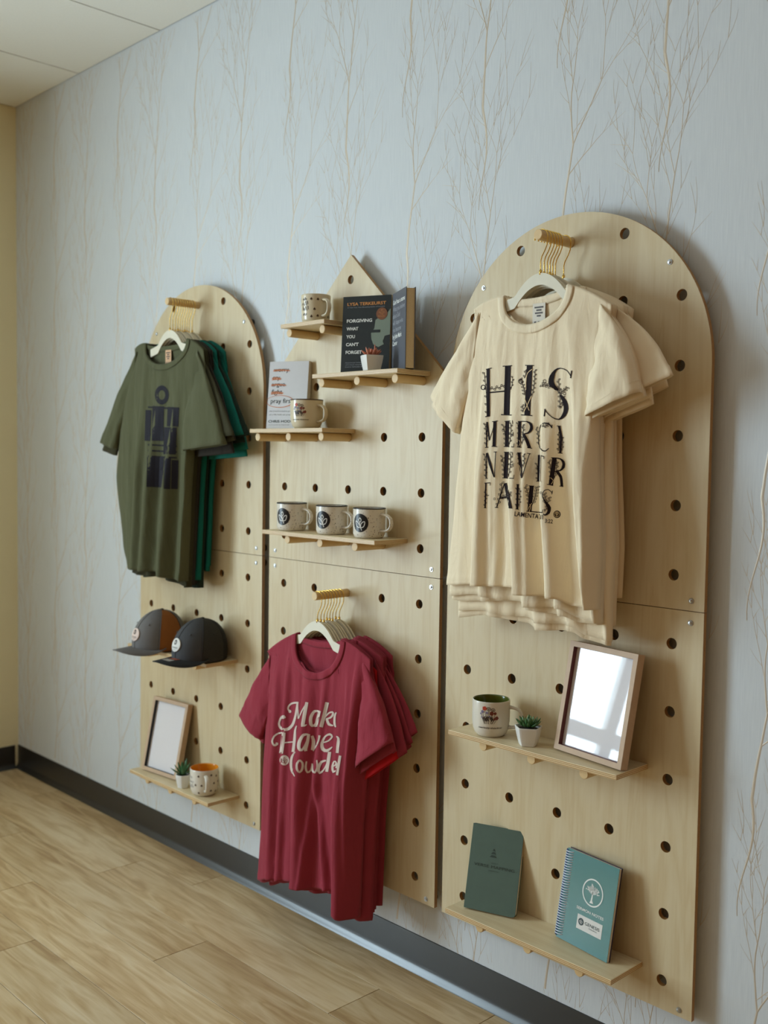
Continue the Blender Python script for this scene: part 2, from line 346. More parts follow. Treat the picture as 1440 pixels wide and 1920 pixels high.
def ribbon(mb, pts, mapf, nx=1, step=None):
    """pts = [(x,y,w)] stroke in 2D with width; resampled; mapf maps 2D -> 3D"""
    P = [Vector((p[0], p[1])) for p in pts]; Wd = [p[2] for p in pts]
    if len(P) > 2:   # catmull-rom
        Q = []; q = []
        for i in range(len(P)-1):
            p0, p1, p2, p3 = P[max(i-1, 0)], P[i], P[i+1], P[min(i+2, len(P)-1)]
            n = max(2, int((p2-p1).length/step)) if step else 6
            for k in range(n):
                t = k/n; t2 = t*t; t3 = t2*t
                Q.append(0.5*((2*p1)+(p2-p0)*t+(2*p0-5*p1+4*p2-p3)*t2+(3*p1-p0-3*p2+p3)*t3)); q.append(Wd[i]*(1-t)+Wd[i+1]*t)
        Q.append(P[-1]); q.append(Wd[-1])
    else:
        n = max(1, int((P[1]-P[0]).length/step)) if step else 2
        Q = [P[0].lerp(P[1], k/n) for k in range(n+1)]; q = [Wd[0]*(1-k/n)+Wd[1]*k/n for k in range(n+1)]
    vs = []; m = len(Q)
    for i in range(m):
        t = (Q[min(i+1, m-1)]-Q[max(i-1, 0)]); t = t.normalized() if t.length > 1e-9 else Vector((1, 0)); nrm = Vector((-t.y, t.x))
        for k in range(nx+1): vs.append(mapf(*(Q[i]+nrm*(q[i]*(k/nx-0.5)))))
    w = nx+1
    mb.add(vs, [(i*w+k, i*w+k+1, (i+1)*w+k+1, (i+1)*w+k) for i in range(m-1) for k in range(nx)])
def disc(mb, cx, cy, rx, ry, mapf, n=20, rings=2, rot=0.0, r0=0.0):
    vs = []
    for j in range(rings+1):
        rr = r0+(1-r0)*j/rings
        for i in range(n):
            a = 2*PI*i/n; x, y = rx*rr*math.cos(a), ry*rr*math.sin(a)
            vs.append(mapf(cx+x*math.cos(rot)-y*math.sin(rot), cy+x*math.sin(rot)+y*math.cos(rot)))
    mb.add(vs, [(j*n+i, j*n+(i+1) % n, (j+1)*n+(i+1) % n, (j+1)*n+i) for j in range(rings) for i in range(n)])
def sprig(mb, x0, y0, x1, y1, n, mapf, lw=4.5, leaf=22, bend=0.0):
    """thin stem with small open leaves on alternate sides"""
    d = Vector((x1-x0, y1-y0)); L = d.length; d.normalize(); nn = Vector((-d.y, d.x))
    at = lambda t: Vector((x0, y0))+d*(L*t)+nn*(bend*math.sin(PI*t))
    ribbon(mb, [(*at(t), lw) for t in (0, .25, .5, .75, 1)], mapf, 1)
    for i in range(n):
        t = (i+0.6)/n; b = at(t); sd = 1 if i % 2 else -1
        ld = (d*0.75+nn*sd*0.8).normalized(); ln = Vector((-ld.y, ld.x)); a = b+ld*leaf
        c = b+ld*leaf*0.5
        ribbon(mb, [(*b, lw), (*(c+ln*leaf*0.28), lw), (*a, lw), (*(c-ln*leaf*0.28), lw), (*b, lw)], mapf, 1)
def lerp(a, b, t): return a+(b-a)*t
def sstep(a, b, x):
    t = min(1, max(0, (x-a)/(b-a))); return t*t*(3-2*t)
def poly(pts, t):
    """piecewise value: pts sorted by key"""
    if t <= pts[0][0]: return pts[0][1]
    for (a, va), (b, vb) in zip(pts, pts[1:]):
        if t <= b:
            k = (t-a)/(b-a); k = k*k*(3-2*k)*0.5+k*0.5
            return va+(vb-va)*k
    return pts[-1][1]

# ================================================================== SETTING
# papered wall
wall = struct(MB().box(XL-0.12, 4.6, WY, WY+0.12, ZF, ZC+0.02).build('wall_back', 'wallpaper'))
def tree_mesh(seed, x0, z0, xlim, zlim, sc=1.0):
    rnd = random.Random(seed); mb = MB()
    def branch(x, z, ang, L, w, depth):
        n = max(3, int(L/0.022)); pts = [(x, z)]; a = ang; curve = rnd.uniform(-0.28, 0.28)/n
        for i in range(n):
            a += curve+rnd.uniform(-0.06, 0.06); a = a*0.97+(0.03*(0.25*ang))
            x += math.sin(a)*L/n; z += math.cos(a)*L/n; pts.append((x, z))
        ws = [w*(1-0.35*i/n) if depth < 5 else w*(1-0.7*i/n) for i in range(n+1)]
        vs = []; fs = []
        for i, (px_, pz) in enumerate(pts):
            q0 = pts[max(i-1, 0)]; q1 = pts[min(i+1, n)]; t = Vector((q1[0]-q0[0], q1[1]-q0[1])).normalized()
            nx, nz = t.y, -t.x; h = min(0.0011, 0.22*ws[i]+0.0002)
            vs += [(px_-nx*ws[i]/2, WY+0.0002, pz-nz*ws[i]/2), (px_, WY-h, pz), (px_+nx*ws[i]/2, WY+0.0002, pz+nz*ws[i]/2)]
        for i in range(n):
            if xlim[0] < pts[i][0] < xlim[1] and zlim[0] < pts[i][1] < zlim[1] and xlim[0] < pts[i+1][0] < xlim[1] and zlim[0] < pts[i+1][1] < zlim[1]:
                fs += [(i*3, i*3+1, i*3+4, i*3+3), (i*3+1, i*3+2, i*3+5, i*3+4)]
        mb.add(vs, fs)
        if depth >= 6: return
        # side twigs
        for k in range(rnd.choice((1, 2, 2)) if depth < 3 else rnd.choice((0, 1, 1))):
            i = rnd.randint(1, n-1); sd = rnd.choice((-1, 1))
            branch(*pts[i], a+sd*rnd.uniform(0.3, 0.6), L*rnd.uniform(0.4, 0.7), max(0.0018, w*0.45), max(depth+2, 4))
        s0 = rnd.choice((-1, 1))
        branch(x, z, a*0.6+s0*rnd.uniform(0.10, 0.24), L*rnd.uniform(0.74, 0.95), max(0.0019, ws[-1]*0.95), depth+1)
        branch(x, z, a*0.6-s0*rnd.uniform(0.22, 0.42), L*rnd.uniform(0.6, 0.85), max(0.0018, ws[-1]*0.78), depth+(2 if depth > 1 else 1))
    a0 = rnd.uniform(-0.05, 0.05); n = 16; L0 = 0.26; vs = []; fs = []   # long slim trunk running down behind the next crown
    for i in range(n+1):
        t = i/n; q = (x0-math.sin(a0)*L0*(1-t)+0.012*math.sin(t*5+seed), z0-L0*(1-t)); w = lerp(0.002, 0.0085, t)
        dx = 0.012*math.sin(5+seed)
        vs += [(q[0]-dx-w/2, WY+0.0002, q[1]), (q[0]-dx, WY-0.001, q[1]), (q[0]-dx+w/2, WY+0.0002, q[1])]
    for i in range(n):
        if all(xlim[0] < vs[j][0] < xlim[1] and zlim[0] < vs[j][2] < zlim[1] for j in (i*3, i*3+5)): fs += [(i*3, i*3+1, i*3+4, i*3+3), (i*3+1, i*3+2, i*3+5, i*3+4)]
    mb.add(vs, fs)
    branch(x0, z0, a0, 0.19*sc, 0.0085*sc, 0)
    return mb
REP_X, REP_Z = 0.53, 0.64
k = 0
for i in range(-1, 10):
    for j in range(-1, 5):
        for m_, (dx, dz, sd) in enumerate(((0.10, 0.0, 11), (0.36, 0.30, 23))):
            x0 = XL+i*REP_X+dx; z0 = ZF-0.2+j*REP_Z+dz
            if x0 > 3.9 or z0 > ZC-0.05: continue
            mb = tree_mesh(sd, x0, z0, (XL+0.002, 4.0), (ZF+0.10, ZC-0.003))
            if len(mb.f) > 20:
                used = sorted({a for f in mb.f for a in f}); ix = {a: n for n, a in enumerate(used)}
                mb.v = [mb.v[a] for a in used]; mb.f = [tuple(ix[a] for a in f) for f in mb.f]
                mb.build('embossed_tree', 'gold_foil_emboss', wall, smooth=True, recalc=False)
# left wall with its row of windows
lw = MB(); x0, x1 = XL-0.12, XL
ys = [WY] + [v for a, b in WIN_Y for v in (b, a)] + [-5.2]
for i in range(0, len(ys), 2): lw.box(x0, x1, ys[i+1], ys[i], ZF, ZC)
for a, b in WIN_Y: lw.box(x0, x1, a, b, ZF, WIN_Z[0]); lw.box(x0, x1, a, b, WIN_Z[1], ZC)
struct(lw.build('wall_left', 'cream_paint'))
for n, (a, b) in enumerate(WIN_Y):
    fr = MB(); t = 0.03; xa, xb = XL-0.08, XL-0.03
    fr.box(xa, xb, a, a+t, *WIN_Z).box(xa, xb, b-t, b, *WIN_Z).box(xa, xb, a, b, WIN_Z[0], WIN_Z[0]+t).box(xa, xb, a, b, WIN_Z[1]-t, WIN_Z[1])
    fr.box(xa, xb, a, b, -0.32, -0.22)
    fr.box(xa, xb, *((-2.90, -2.81) if n == 0 else ((a+b)/2-.045, (a+b)/2+.045)), *WIN_Z)
    o = struct(fr.build('window_%d' % (n+1), 'window_frame_paint'))
    MB().box(xa+0.02, xa+0.024, a+t, b-t, WIN_Z[0]+t, -0.32).build('window_pane', 'window_glass', o)
    MB().box(xa+0.02, xa+0.024, a+t, b-t, -0.22, WIN_Z[1]-t).build('window_pane', 'window_glass', o)
# floor: sub-floor and planks
fl = struct(MB().box(XL-0.12, 4.6, -5.2, WY+0.12, ZF-0.05, ZF-0.004).build('floor', 'subfloor'))
PW, PLN = 0.187, 1.22
offs = [0.44, 0.14, 0.81, 0.056, 0.46, 0.95, 0.30, 0.66, 0.02, 1.05, 0.52, 0.18]
cache = {}
for r in range(17):
    ya = 0.077-r*PW; yb = ya-PW; ya = min(ya, WY)
    x = offs[r % 12]-3*PLN
    while x < 4.3:
        xa, xb = max(x, XL), min(x+PLN, 4.3)
        if xb-xa > 0.02:
            key = (round(xb-xa, 4), round(ya-yb, 4))
            if key not in cache:
                L, w = key; g = 0.0011; c = 0.0003
                mb = MB(); v = []
                for zz, ins in ((-0.004, 0), (-c, 0), (0, c)):
                    v += [(g+ins, -w+g+ins, zz), (L-g-ins, -w+g+ins, zz), (L-g-ins, -g-ins, zz), (g+ins, -g-ins, zz)]
                f = [(8, 9, 10, 11)]+[(l*4+q, l*4+(q+1) % 4, l*4+4+(q+1) % 4, l*4+4+q) for l in (0, 1) for q in range(4)]
                cache[key] = mb.add(v, f).mesh('plank', 'oak_plank', recalc=False)
            o = link('plank', cache[key], fl); o.location = (xa, ya, ZF)
        x += PLN
# ceiling: slab and lay-in tiles
ce = struct(MB().box(XL-0.12, 4.6, -5.2, WY+0.12, ZC+0.012, ZC+0.06).build('ceiling', 'ceiling_gap'))
tm = {}
for i in range(-2, 8):
    for j in range(5):
        xa, xb = max(XL, -0.003+i*0.61), min(4.6, -0.003+(i+1)*0.61); yb_, ya_ = WY-j*1.22, WY-(j+1)*1.22
        if xb-xa < 0.03: continue
        key = round(xb-xa, 3)
        if key not in tm:
            mb = MB().box(0.004, key-0.004, -1.216, -0.004, 0, 0.011); tm[key] = mb.mesh('ceiling_tile', 'ceiling_board')
        o = link('ceiling_tile', tm[key], ce); o.location = (xa, yb_, ZC)
# cove base
def cove(name, fn, L, parent=None):
    prof = [(0, 0.107), (0.0028, 0.106), (0.0032, 0.104), (0.0032, 0.028), (0.0038, 0.0215), (0.0056, 0.0170), (0.0082, 0.0130), (0.0116, 0.0072), (0.0148, 0.0038), (0.0160, 0.0006), (0.0, 0.0006)]
    n = len(prof); vs = [fn(d, z, t) for t in (0, L) for d, z in prof]
    mb = MB().add(vs, [(i, i+1, n+i+1, n+i) for i in range(n-1)]+[tuple(range(n)), tuple(range(2*n-1, n-1, -1))])
    return struct(autosmooth(mb.build(name, 'black_vinyl')))
cove('baseboard_back', lambda d, z, t: (XL+t, WY-d, ZF+z), 4.3-XL)
cove('baseboard_left', lambda d, z, t: (XL+d, WY-0.0175-t, ZF+z), 3.4)

# ================================================================== BOARDS
def circ(cx, cz, r, n=24): return [(cx+r*math.cos(2*PI*i/n), cz+r*math.sin(2*PI*i/n)) for i in range(n)]
HOLE_R = 0.0128
def board(name, label, outline, holes, screws, loc):
    """plywood slab, front face on y=0, holes drilled through, screws and wall spacers"""
    vs, fs = fill2d([outline]+[circ(x, z, HOLE_R) for x, z in holes], 0.0115)
    t = thing(name, label, 'board', loc)
    mb = MB().add([(x-loc[0], 0.00575-z, y-loc[2]) for x, y, z in vs], fs)
    o = autosmooth(mb.build('plywood_sheet', 'birch_board', t), 0.7)
    for (x, z) in screws:
        x -= loc[0]; z -= loc[2]
        s = MB(); s.tube([(x, 0.0, z), (x, -0.0016, z)], [0.0065, 0.0062], 18).tube([(x, -0.0016, z), (x, -0.0032, z), (x, -0.0038, z)], [0.0048, 0.0040, 0.002], 14)
        autosmooth(s.build('screw', 'zinc', t))
        autosmooth(MB().tube([(x, 0.0115, z), (x, WY-0.0002, z)], 0.0115, 20).build('wall_spacer', 'dark_steel', t))
    return t
DESC = ['left arched', 'middle house-shaped', 'right arched']
for p in range(3):
    c = CXB[p]; xl, xr = c-HW, c+HW
    used = set()
    hl = [(PX[p]+i*SH, j*SV) for i in range(5) for j in range(-6, 0)]
    sc = [(xl+0.031, ZS-0.0255), (xr-0.031, ZS-0.0255), (xl+0.031, ZB+0.0155), (xr-0.031, ZB+0.0155)]
    g = 0.0008
    board('peg_board', ['lower birch plywood peg board at left with caps and a framed print', 'lower birch plywood peg board in the middle behind the maroon t-shirts', 'lower birch plywood peg board at right with notebooks on its bottom shelf'][p],
          [(xl, ZB), (xr, ZB), (xr, ZS-g), (xl, ZS-g)], hl, sc, (c, 0, ZB))
    if p == 1:
        out = [(xl, ZS+g), (xr, ZS+g), (xr, 0.478), (c, 0.8335), (xl, 0.478)]
        hu = [(PX[p]+i*SH, j*SV) for i in range(5) for j in range(0, 4)]+[(PX[p]+i*SH, 4*SV) for i in (1, 2, 3)]+[(c, 5*SV)]
        sc = [(xl+0.031, ZS+0.023), (xr-0.031, ZS+0.023)]
    else:
        out = [(xl, ZS+g), (xr, ZS+g)]+[(c+HW*math.cos(PI*i/56), ZE+HW*math.sin(PI*i/56)) for i in range(57)]
        hu = [(PX[p]+i*SH, j*SV) for i in range(5) for j in range(0, 5)]+[(PX[p]+i*SH, 5*SV) for i in (1, 2, 3)]
        sc = [(xl+0.031, ZS+0.023), (xr-0.031, ZS+0.023), (c-0.2665, 0.684), (c+0.2665, 0.684)]
    board('peg_board', ['upper arched birch plywood peg board at left behind the green t-shirts', 'upper house-shaped birch plywood peg board with a gable top in the middle', 'upper arched birch plywood peg board at right behind the cream t-shirts'][p], out, hu, sc, (c, 0, ZS))
# pegs
def peg(x, z, L, label, group=None):
    t = tag(autosmooth(MB().tube([(0, 0.0112, 0), (0, -L+0.0012, 0), (0, -L, 0)], [PEG_R, PEG_R, PEG_R-0.0012], 24).build('dowel_peg', 'dowel_wood')), label, 'peg', group)
    t.location = (x, 0, z); return t
def shelf(p, row, x0, x1, cols, label, what):
    z = row*SV+PEG_R
    o = MB().box(-(x1-x0)/2, (x1-x0)/2, -SH_D, -0.0004, 0.0001, SH_T).build('shelf', 'birch_shelf'); bevel(o, 0.0012, 2)
    o.location = ((x0+x1)/2, 0, z); tag(o, label, 'shelf', 'birch plywood shelves')
    pos = {2: ['left', 'right'], 3: ['left', 'middle', 'right']}[len(cols)]
    for k, cidx in zip(pos, cols): peg(PX[p]+cidx*SH, row*SV, PEG_L, '%s wooden dowel under the %s' % (k, what), 'dowels carrying the shelves')
    return z+SH_T
Z = {}
Z['hat'] = shelf(0, -3, 0.048, 0.543, (1, 2, 3), 'birch plywood shelf carrying the two baseball caps', 'shelf with the two caps')
Z['p1'] = shelf(0, -6, 0.062, 0.557, (1, 2, 3), 'lowest birch plywood shelf on the left board with a framed print and aloe', 'shelf with the aloe pot')
Z['A'] = shelf(1, 4, 0.917, 1.113, (1, 2), 'short topmost birch shelf with a single clover-dotted mug', 'short topmost mug shelf')
Z['B'] = shelf(1, 3, 1.063, 1.409, (2, 3, 4), 'birch shelf under the two dark books and pink succulent', 'shelf with two dark books')
Z['C'] = shelf(1, 2, 0.769, 1.110, (0, 1, 2), 'birch shelf under the white book and flower mug', 'shelf with the white book')
Z['m'] = shelf(1, 0, 0.835, 1.331, (1, 2, 3), 'birch shelf carrying three speckled mugs in a row', 'shelf with three speckled mugs')
Z['p3m'] = shelf(2, -3, 1.610, 2.105, (1, 2, 3), 'birch shelf on the right board with a flower mug and large framed print', 'shelf with the green-lined mug')
Z['p3b'] = shelf(2, -6, 1.610, 2.105, (1, 2, 3), 'lowest birch shelf on the right board with two notebooks', 'shelf with the two notebooks')
PEGH = [(0, CXB[0], 5*SV), (1, CXB[1], -SV), (2, CXB[2], 5*SV)]
HPL = 0.125
for (p, x, z), lab in zip(PEGH, ('wooden dowel the green t-shirts hang from on the left board', 'wooden dowel the maroon t-shirts hang from', 'wooden dowel the cream t-shirts hang from')):
    peg(x, z, HPL, lab)

# ================================================================== T-SHIRTS AND HANGERS
from mathutils import noise as MN
def px_line(pts, y): return [bp(u, v, y) for u, v in pts]
class Style:
    """one stack of t-shirts: outline measured off the front shirt, shared by the ones behind it"""
    def __init__(s, left, right, neckL, neckR, tipL, tipR, drop, hem, folds, sleeveL, sleeveR, y0, seed):
        s.y0 = y0; yf = y0-0.028; s.seed = seed
        cv = lambda P, y: sorted([(bp(u, v, y).z, bp(u, v, y).x) for u, v in P])
        s.L = cv(left, y0-0.012); s.R = cv(right, yf)
        s.nL = bp(*neckL, y0-0.003); s.nR = bp(*neckR, y0-0.003); s.tL = bp(*tipL, y0); s.tR = bp(*tipR, y0-0.01)
        s.drop = drop; s.hem = sorted([(bp(u, v, yy).x, bp(u, v, yy).z) for u, v, yy in hem])
        s.folds = []
        for (u0, v0, u1, v1, A, wl, wr) in folds:
            a = bp(u0, v0, yf-A*0.7); b = bp(u1, v1, yf-A); s.folds.append((a.x, a.z, b.x, b.z, A, wl, wr))
        s.sl = {}
        for k, (S, U, O, I, yo, bow) in (('L', sleeveL), ('R', sleeveR)):
            s.sl[k] = [bp(*S, y0-0.004), bp(*U, y0-0.012), bp(*O, y0+yo), bp(*I, y0+yo-0.012), bow]
    def fold(s, x, z):
        f = 0
        for (x0, z0, x1, z1, A, wl, wr) in s.folds:
            t = (z0-z)/(z0-z1); xc = x0+(x1-x0)*t; a = A*sstep(-0.12, 0.62, t); d = x-xc
            f += 1.4*a*(math.exp(-(d/wl)**2) if d < 0 else 1-sstep(0.25, 1.65, d/wr))
        return f
class Shirt:
    def __init__(s, st, i, y0, k, T, dx=0.0, dhem=0.0, wob=1.0, narrow=0.0):
        s.narrow = narrow
        s.st, s.i, s.y0, s.k, s.T, s.dx, s.dhem, s.wob = st, i, y0, k, T, dx, dhem, wob
        s.c = (st.nL.x+st.nR.x)/2; s.hw = (st.nR.x-st.nL.x)/2; s.rnd = random.Random(st.seed*100+i); s.ph = s.rnd.uniform(0, 50)
    def xl(s, z): return poly(s.st.L+[(s.st.tL.z, s.st.tL.x)] if s.st.L[-1][0] < s.st.tL.z else s.st.L, z)
    def xr(s, z): return -s.narrow*sstep(0.02, 0.25, s.st.tR.z-z)+poly(s.st.R+[(s.st.tR.z, s.st.tR.x)] if s.st.R[-1][0] < s.st.tR.z else s.st.R, z)
    def zsh(s, x):
        st = s.st
        if x <= st.nL.x: t = (x-st.tL.x)/(st.nL.x-st.tL.x); return lerp(st.tL.z, st.nL.z, max(0, t))+0.006*math.sin(PI*min(1, max(0, t)))
        if x >= st.nR.x: t = (st.tR.x-x)/(st.tR.x-st.nR.x); return lerp(st.tR.z, st.nR.z, max(0, t))+0.006*math.sin(PI*min(1, max(0, t)))
        return lerp(st.nL.z, st.nR.z, (x-st.nL.x)/(st.nR.x-st.nL.x))
    def zneck(s, x, drop):
        z = s.zsh(x); q = (x-s.c)/s.hw
        return z-drop*math.sqrt(max(0, 1-q*q))**0.8 if abs(q) < 1 else z
    def zhem(s, x): return poly(s.st.hem, x)+s.dhem+(0.004*math.sin(x*23+s.ph) if s.i else 0)
    def F(s, x, z, back=False):
        """y of the cloth at (x, z) of the front (or back) panel, in the shirt's own frame"""
        a, b = s.xl(z), s.xr(z); q = min(1, max(-1, 2*(x-a)/(b-a)-1))
        g = math.sqrt(max(0, 1-q**4)); h = sstep(0, 0.11, s.zsh(x)-z)
        f = s.k*s.st.fold(x, z)*sstep(0.0, 0.10, 1-abs(q))**0.5
        w = s.wob*h*(0.0048*MN.noise((x*26+s.ph, z*3.2, s.ph))+0.0016*MN.noise((x*70+s.ph, z*11, 3+s.ph)))*g
        d = (0.004+s.T*h)*g
        if back: return s.y0+d*0.55-f*0.8+w
        return s.y0-d-f+w
    def panel(s, mb, back, nu, nv, drop):
        xa, xb = s.st.tL.x, s.st.tR.x
        def fn(u, v):
            x0 = lerp(xa, xb, u); z0 = s.zneck(x0, drop)
            xh = lerp(s.xl(-9), s.xr(-9), u); zh = s.zhem(xh)
            z = lerp(z0, zh, v); x = lerp(s.xl(z), s.xr(z), u)
            if z > s.st.tL.z or z > s.st.tR.z: x = lerp(x0, x, min(1, v*6))
            y = s.F(x, z, back)
            if v > 0.965 and not back: y -= 0.0012
            return (x+s.dx, y, z)
        mb.grid(fn, nu, nv)
    def sleeve(s, side, mat, parent, nu=28, nv=22, lift=0.0, out=0.0):
        S, U, O, I, bow = s.st.sl[side]; sg = -1 if side == 'L' else 1
        S = Vector((S.x, s.y0-0.004, S.z)); U = Vector((U.x, s.y0-0.006, U.z))
        dy0 = s.st.y0
        O = Vector((O.x+(lift*0.5+out)*sg, s.y0+(O.y-dy0)*0.8, O.z+lift)); I = Vector((I.x+(lift*0.3+out*0.8)*sg, s.y0+(I.y-dy0)*0.8, I.z+lift*0.8))
        S.x -= sg*0.016; U.x -= sg*0.022; S.z -= 0.007
        B = 0.020 if s.i == 0 else 0.009
        ph = s.ph
        def fn(u, v):
            a = 2*PI*u; e1 = S.lerp(O, v)+Vector((sg*bow, 0, 0.4*bow))*math.sin(PI*v); e2 = U.lerp(I, v)
            mid = (e1+e2)/2; hf = (e1-e2)/2
            p = mid+hf*math.cos(a)
            b = B*(0.12+0.88*sstep(0, 0.55, v))
            wr = (0.006*MN.noise((math.cos(a)*2.2+ph, v*2.4, 7))+0.003*MN.noise((math.cos(a)*6+ph, v*7, 9)))*(1 if s.i == 0 else 0.6)
            p.y -= b*math.sin(a)*(abs(math.sin(a))**-0.3 if abs(math.sin(a)) > 1e-3 else 1)+wr
            if v > 0.87: p += (p-mid)*0.025
            return (p.x+s.dx, p.y, p.z)
        o = MB().grid(fn, nu, nv, True).build('sleeve', mat, parent, smooth=True)
        md = o.modifiers.new('thickness', 'SOLIDIFY'); md.thickness = 0.0012; md.offset = 0
        # stitched hem band at the cuff
        hb = MB().grid(lambda u, v: tuple(Vector(fn(u, 0.885+0.012*v))+(Vector(fn(u, 0.89))-(S.lerp(O, .89)+U.lerp(I, .89))/2-Vector((s.dx, 0, 0))).normalized()*0.0012*math.sin(PI*v)), nu, 2, True)
        hb.build('cuff_hem', mat, o, smooth=True)
    def build(s, label, mat, ribmat, group, lowres=False, tagmat='white_label'):
        t = thing('t_shirt', label, 't-shirt', (0, 0, 0), group=group)
        nu, nv = (70, 46) if lowres else (150, 110)
        mb = MB(); s.panel(mb, False, nu, nv, s.st.drop); s.panel(mb, True, nu if lowres else 80, nv if lowres else 50, 0.018)
        o = mb.build('body', mat, t, smooth=True, recalc=False)
        md = o.modifiers.new('thickness', 'SOLIDIFY'); md.thickness = 0.0012; md.offset = 0
        for side in 'LR': s.sleeve(side, mat, t, lift=0 if s.i == 0 else s.rnd.uniform(-0.045, 0.035), out=0 if s.i == 0 else (-0.04 if s.narrow and side == 'L' else s.rnd.uniform(0.0, 0.03)))
        # collar: ribbed band round the neckline, front and back
        W = 0.021
        def band(drop, back):
            def fn(u, v):
                a = PI*(0.005+0.99*u); x = s.c-s.hw*math.cos(a); z = s.zneck(x, drop)
                x2 = s.c-(s.hw-0.001)*math.cos(a)
                nx, nz = -math.cos(a)*1.0, -math.sin(a)*0.95-0.12
                l = math.hypot(nx, nz); q = W*(v if not back else v*0.9)
                X = x+nx/l*q*0.9; Zz = z+nz/l*q
                Zz = min(Zz, s.zsh(X)-0.0006)
                y = s.F(X, Zz, back)
                y += -0.0022-0.0014*math.sin(PI*v)
                return (X+s.dx, y, Zz)
            return fn
        cb = MB().grid(band(s.st.drop, False), 48, 5)
        cb.grid(band(0.018, True), 30, 4)
        c = cb.build('collar', ribmat, t, smooth=True, recalc=False)
        md = c.modifiers.new('thickness', 'SOLIDIFY'); md.thickness = 0.0016; md.offset = 0
        if not lowres and 'maroon' not in mat:
            nb = MB(); zt = s.zneck(s.c, 0.018)-0.014
            fn = lambda u, v: (s.c+0.010+(u-0.5)*0.036+s.dx, s.F(s.c, zt-0.01, True)-0.006, zt-0.05*v)
            g = nb.grid(fn, 2, 2).build('neck_label', tagmat, t)
            g['label'] = 'small pale printed label inside the collar'
            pr = MB()
            for q, (a, b) in enumerate(((.15, .85), (.3, .7), (.2, .8), (.35, .65), (.15, .3), (.45, .58), (.72, .86))):
                zz = 0.15+0.13*q if q < 4 else 0.82
                pr.grid(lambda u, v: tuple(Vector(fn(lerp(a, b, u), zz+0.07*v))+Vector((0, -0.0006, 0))), 1, 1)
            pr.build('label_print', 'ink_brown', g)
        s.root = t; return t
    def surf(s, u, v, eps=0.0016):
        """point of the front cloth seen at pixel (u, v): where that sight line meets the cloth"""
        prev = None
        for n in range(112):
            y = s.y0-0.100+0.001*n; p = bp(u, v, y); f = y-s.F(p.x-s.dx, p.z)
            if f >= 0:
                if prev: k = prev[0]/(prev[0]-f); p = bp(u, v, lerp(prev[1], y, k))
                break
            prev = (f, y)
        return (p.x, p.y-eps, p.z)
def hanger(peg_x, peg_z, y, s, label, group, sway=0.0):
    """flat cream hanger with gold wire hook, its hook over the dowel"""
    t = thing('hanger', label, 'hanger', (peg_x, y, peg_z), group=group)
    r = 0.0185; cz = PEG_R+0.0012-r; zn = s['z']-peg_z
    pts = [(0, 0, zn-0.012), (0, 0, -0.058), (0.003, 0, -0.048), (0.012, 0, -0.034), (0.0175, 0, -0.022)]
    pts += [(r*math.cos(a), 0, cz+r*math.sin(a)) for a in [math.radians(d) for d in range(-15, 206, 17)]]
    MB().tube(pts, 0.0013, 8).build('hook', 'gold_wire', t, smooth=True)
    ball = MB().lathe([(0.0001, -0.0021), (0.0015, -0.0015), (0.0021, 0), (0.0015, 0.0015), (0.0001, 0.0021)], 10, (pts[-1][0], 0, pts[-1][2]))
    ball.build('hook_tip', 'gold_wire', t, smooth=True)
    MB().tube([(0, 0, zn-0.004), (0, 0, zn+0.007)], 0.0034, 12).build('collar_ring', 'gold_wire', t, smooth=True)
    top = []; bot = []
    for i in range(-22, 23):
        q = i/22; x = q*s['half']; a = abs(x)
        zt = zn-0.047*(min(a, 0.072)/0.072)**2-s['slope']*max(0, a-0.072)
        zb = zt-0.027
        top.append((x, zt)); bot.append((x, zb))
    vs, fs = fill2d([top+bot[::-1]], 0.0052)
    o = autosmooth(bevel(MB().add([(x, z, yy) for x, yy, z in vs], fs).build('hanger_body', 'hanger_plastic', t), 0.0012, 2))
    return t

ORD = ['front', 'second', 'third', 'fourth', 'fifth', 'sixth', 'seventh', 'eighth', 'ninth', 'tenth', 'eleventh']
# --- cream stack (right)
ST3 = Style(left=[(893, 582), (868, 730), (856, 850), (846, 960), (832, 1097)], right=[(1124, 640), (1112, 760), (1112, 840), (1117, 1033), (1112, 1143)],
            neckL=(947, 553), neckR=(1064, 532), tipL=(889, 580), tipR=(1143, 570), drop=0.080,
            hem=[(832, 1097, -.13), (882, 1096, -.135), (955, 1103, -.15), (967, 1115, -.155), (1041, 1123, -.155), (1057, 1138, -.16), (1110, 1146, -.15)],
            folds=[(897, 700, 882, 1096, .022, .012, .030), (948, 720, 962, 1112, .026, .010, .032), (1005, 740, 1022, 1122, .026, .009, .030), (1060, 700, 1088, 1142, .030, .009, .034), (925, 690, 918, 1000, .010, .012, .02), (980, 690, 992, 1110, .010, .010, .02), (1100, 640, 1106, 1145, .018, .012, .02)],
            sleeveL=((889, 582), (872, 715), (815, 757), (858, 812), 0.012, 0.006), sleeveR=((1138, 563), (1120, 690), (1197, 735), (1098, 780), -0.022, 0.018), y0=-0.112, seed=3)
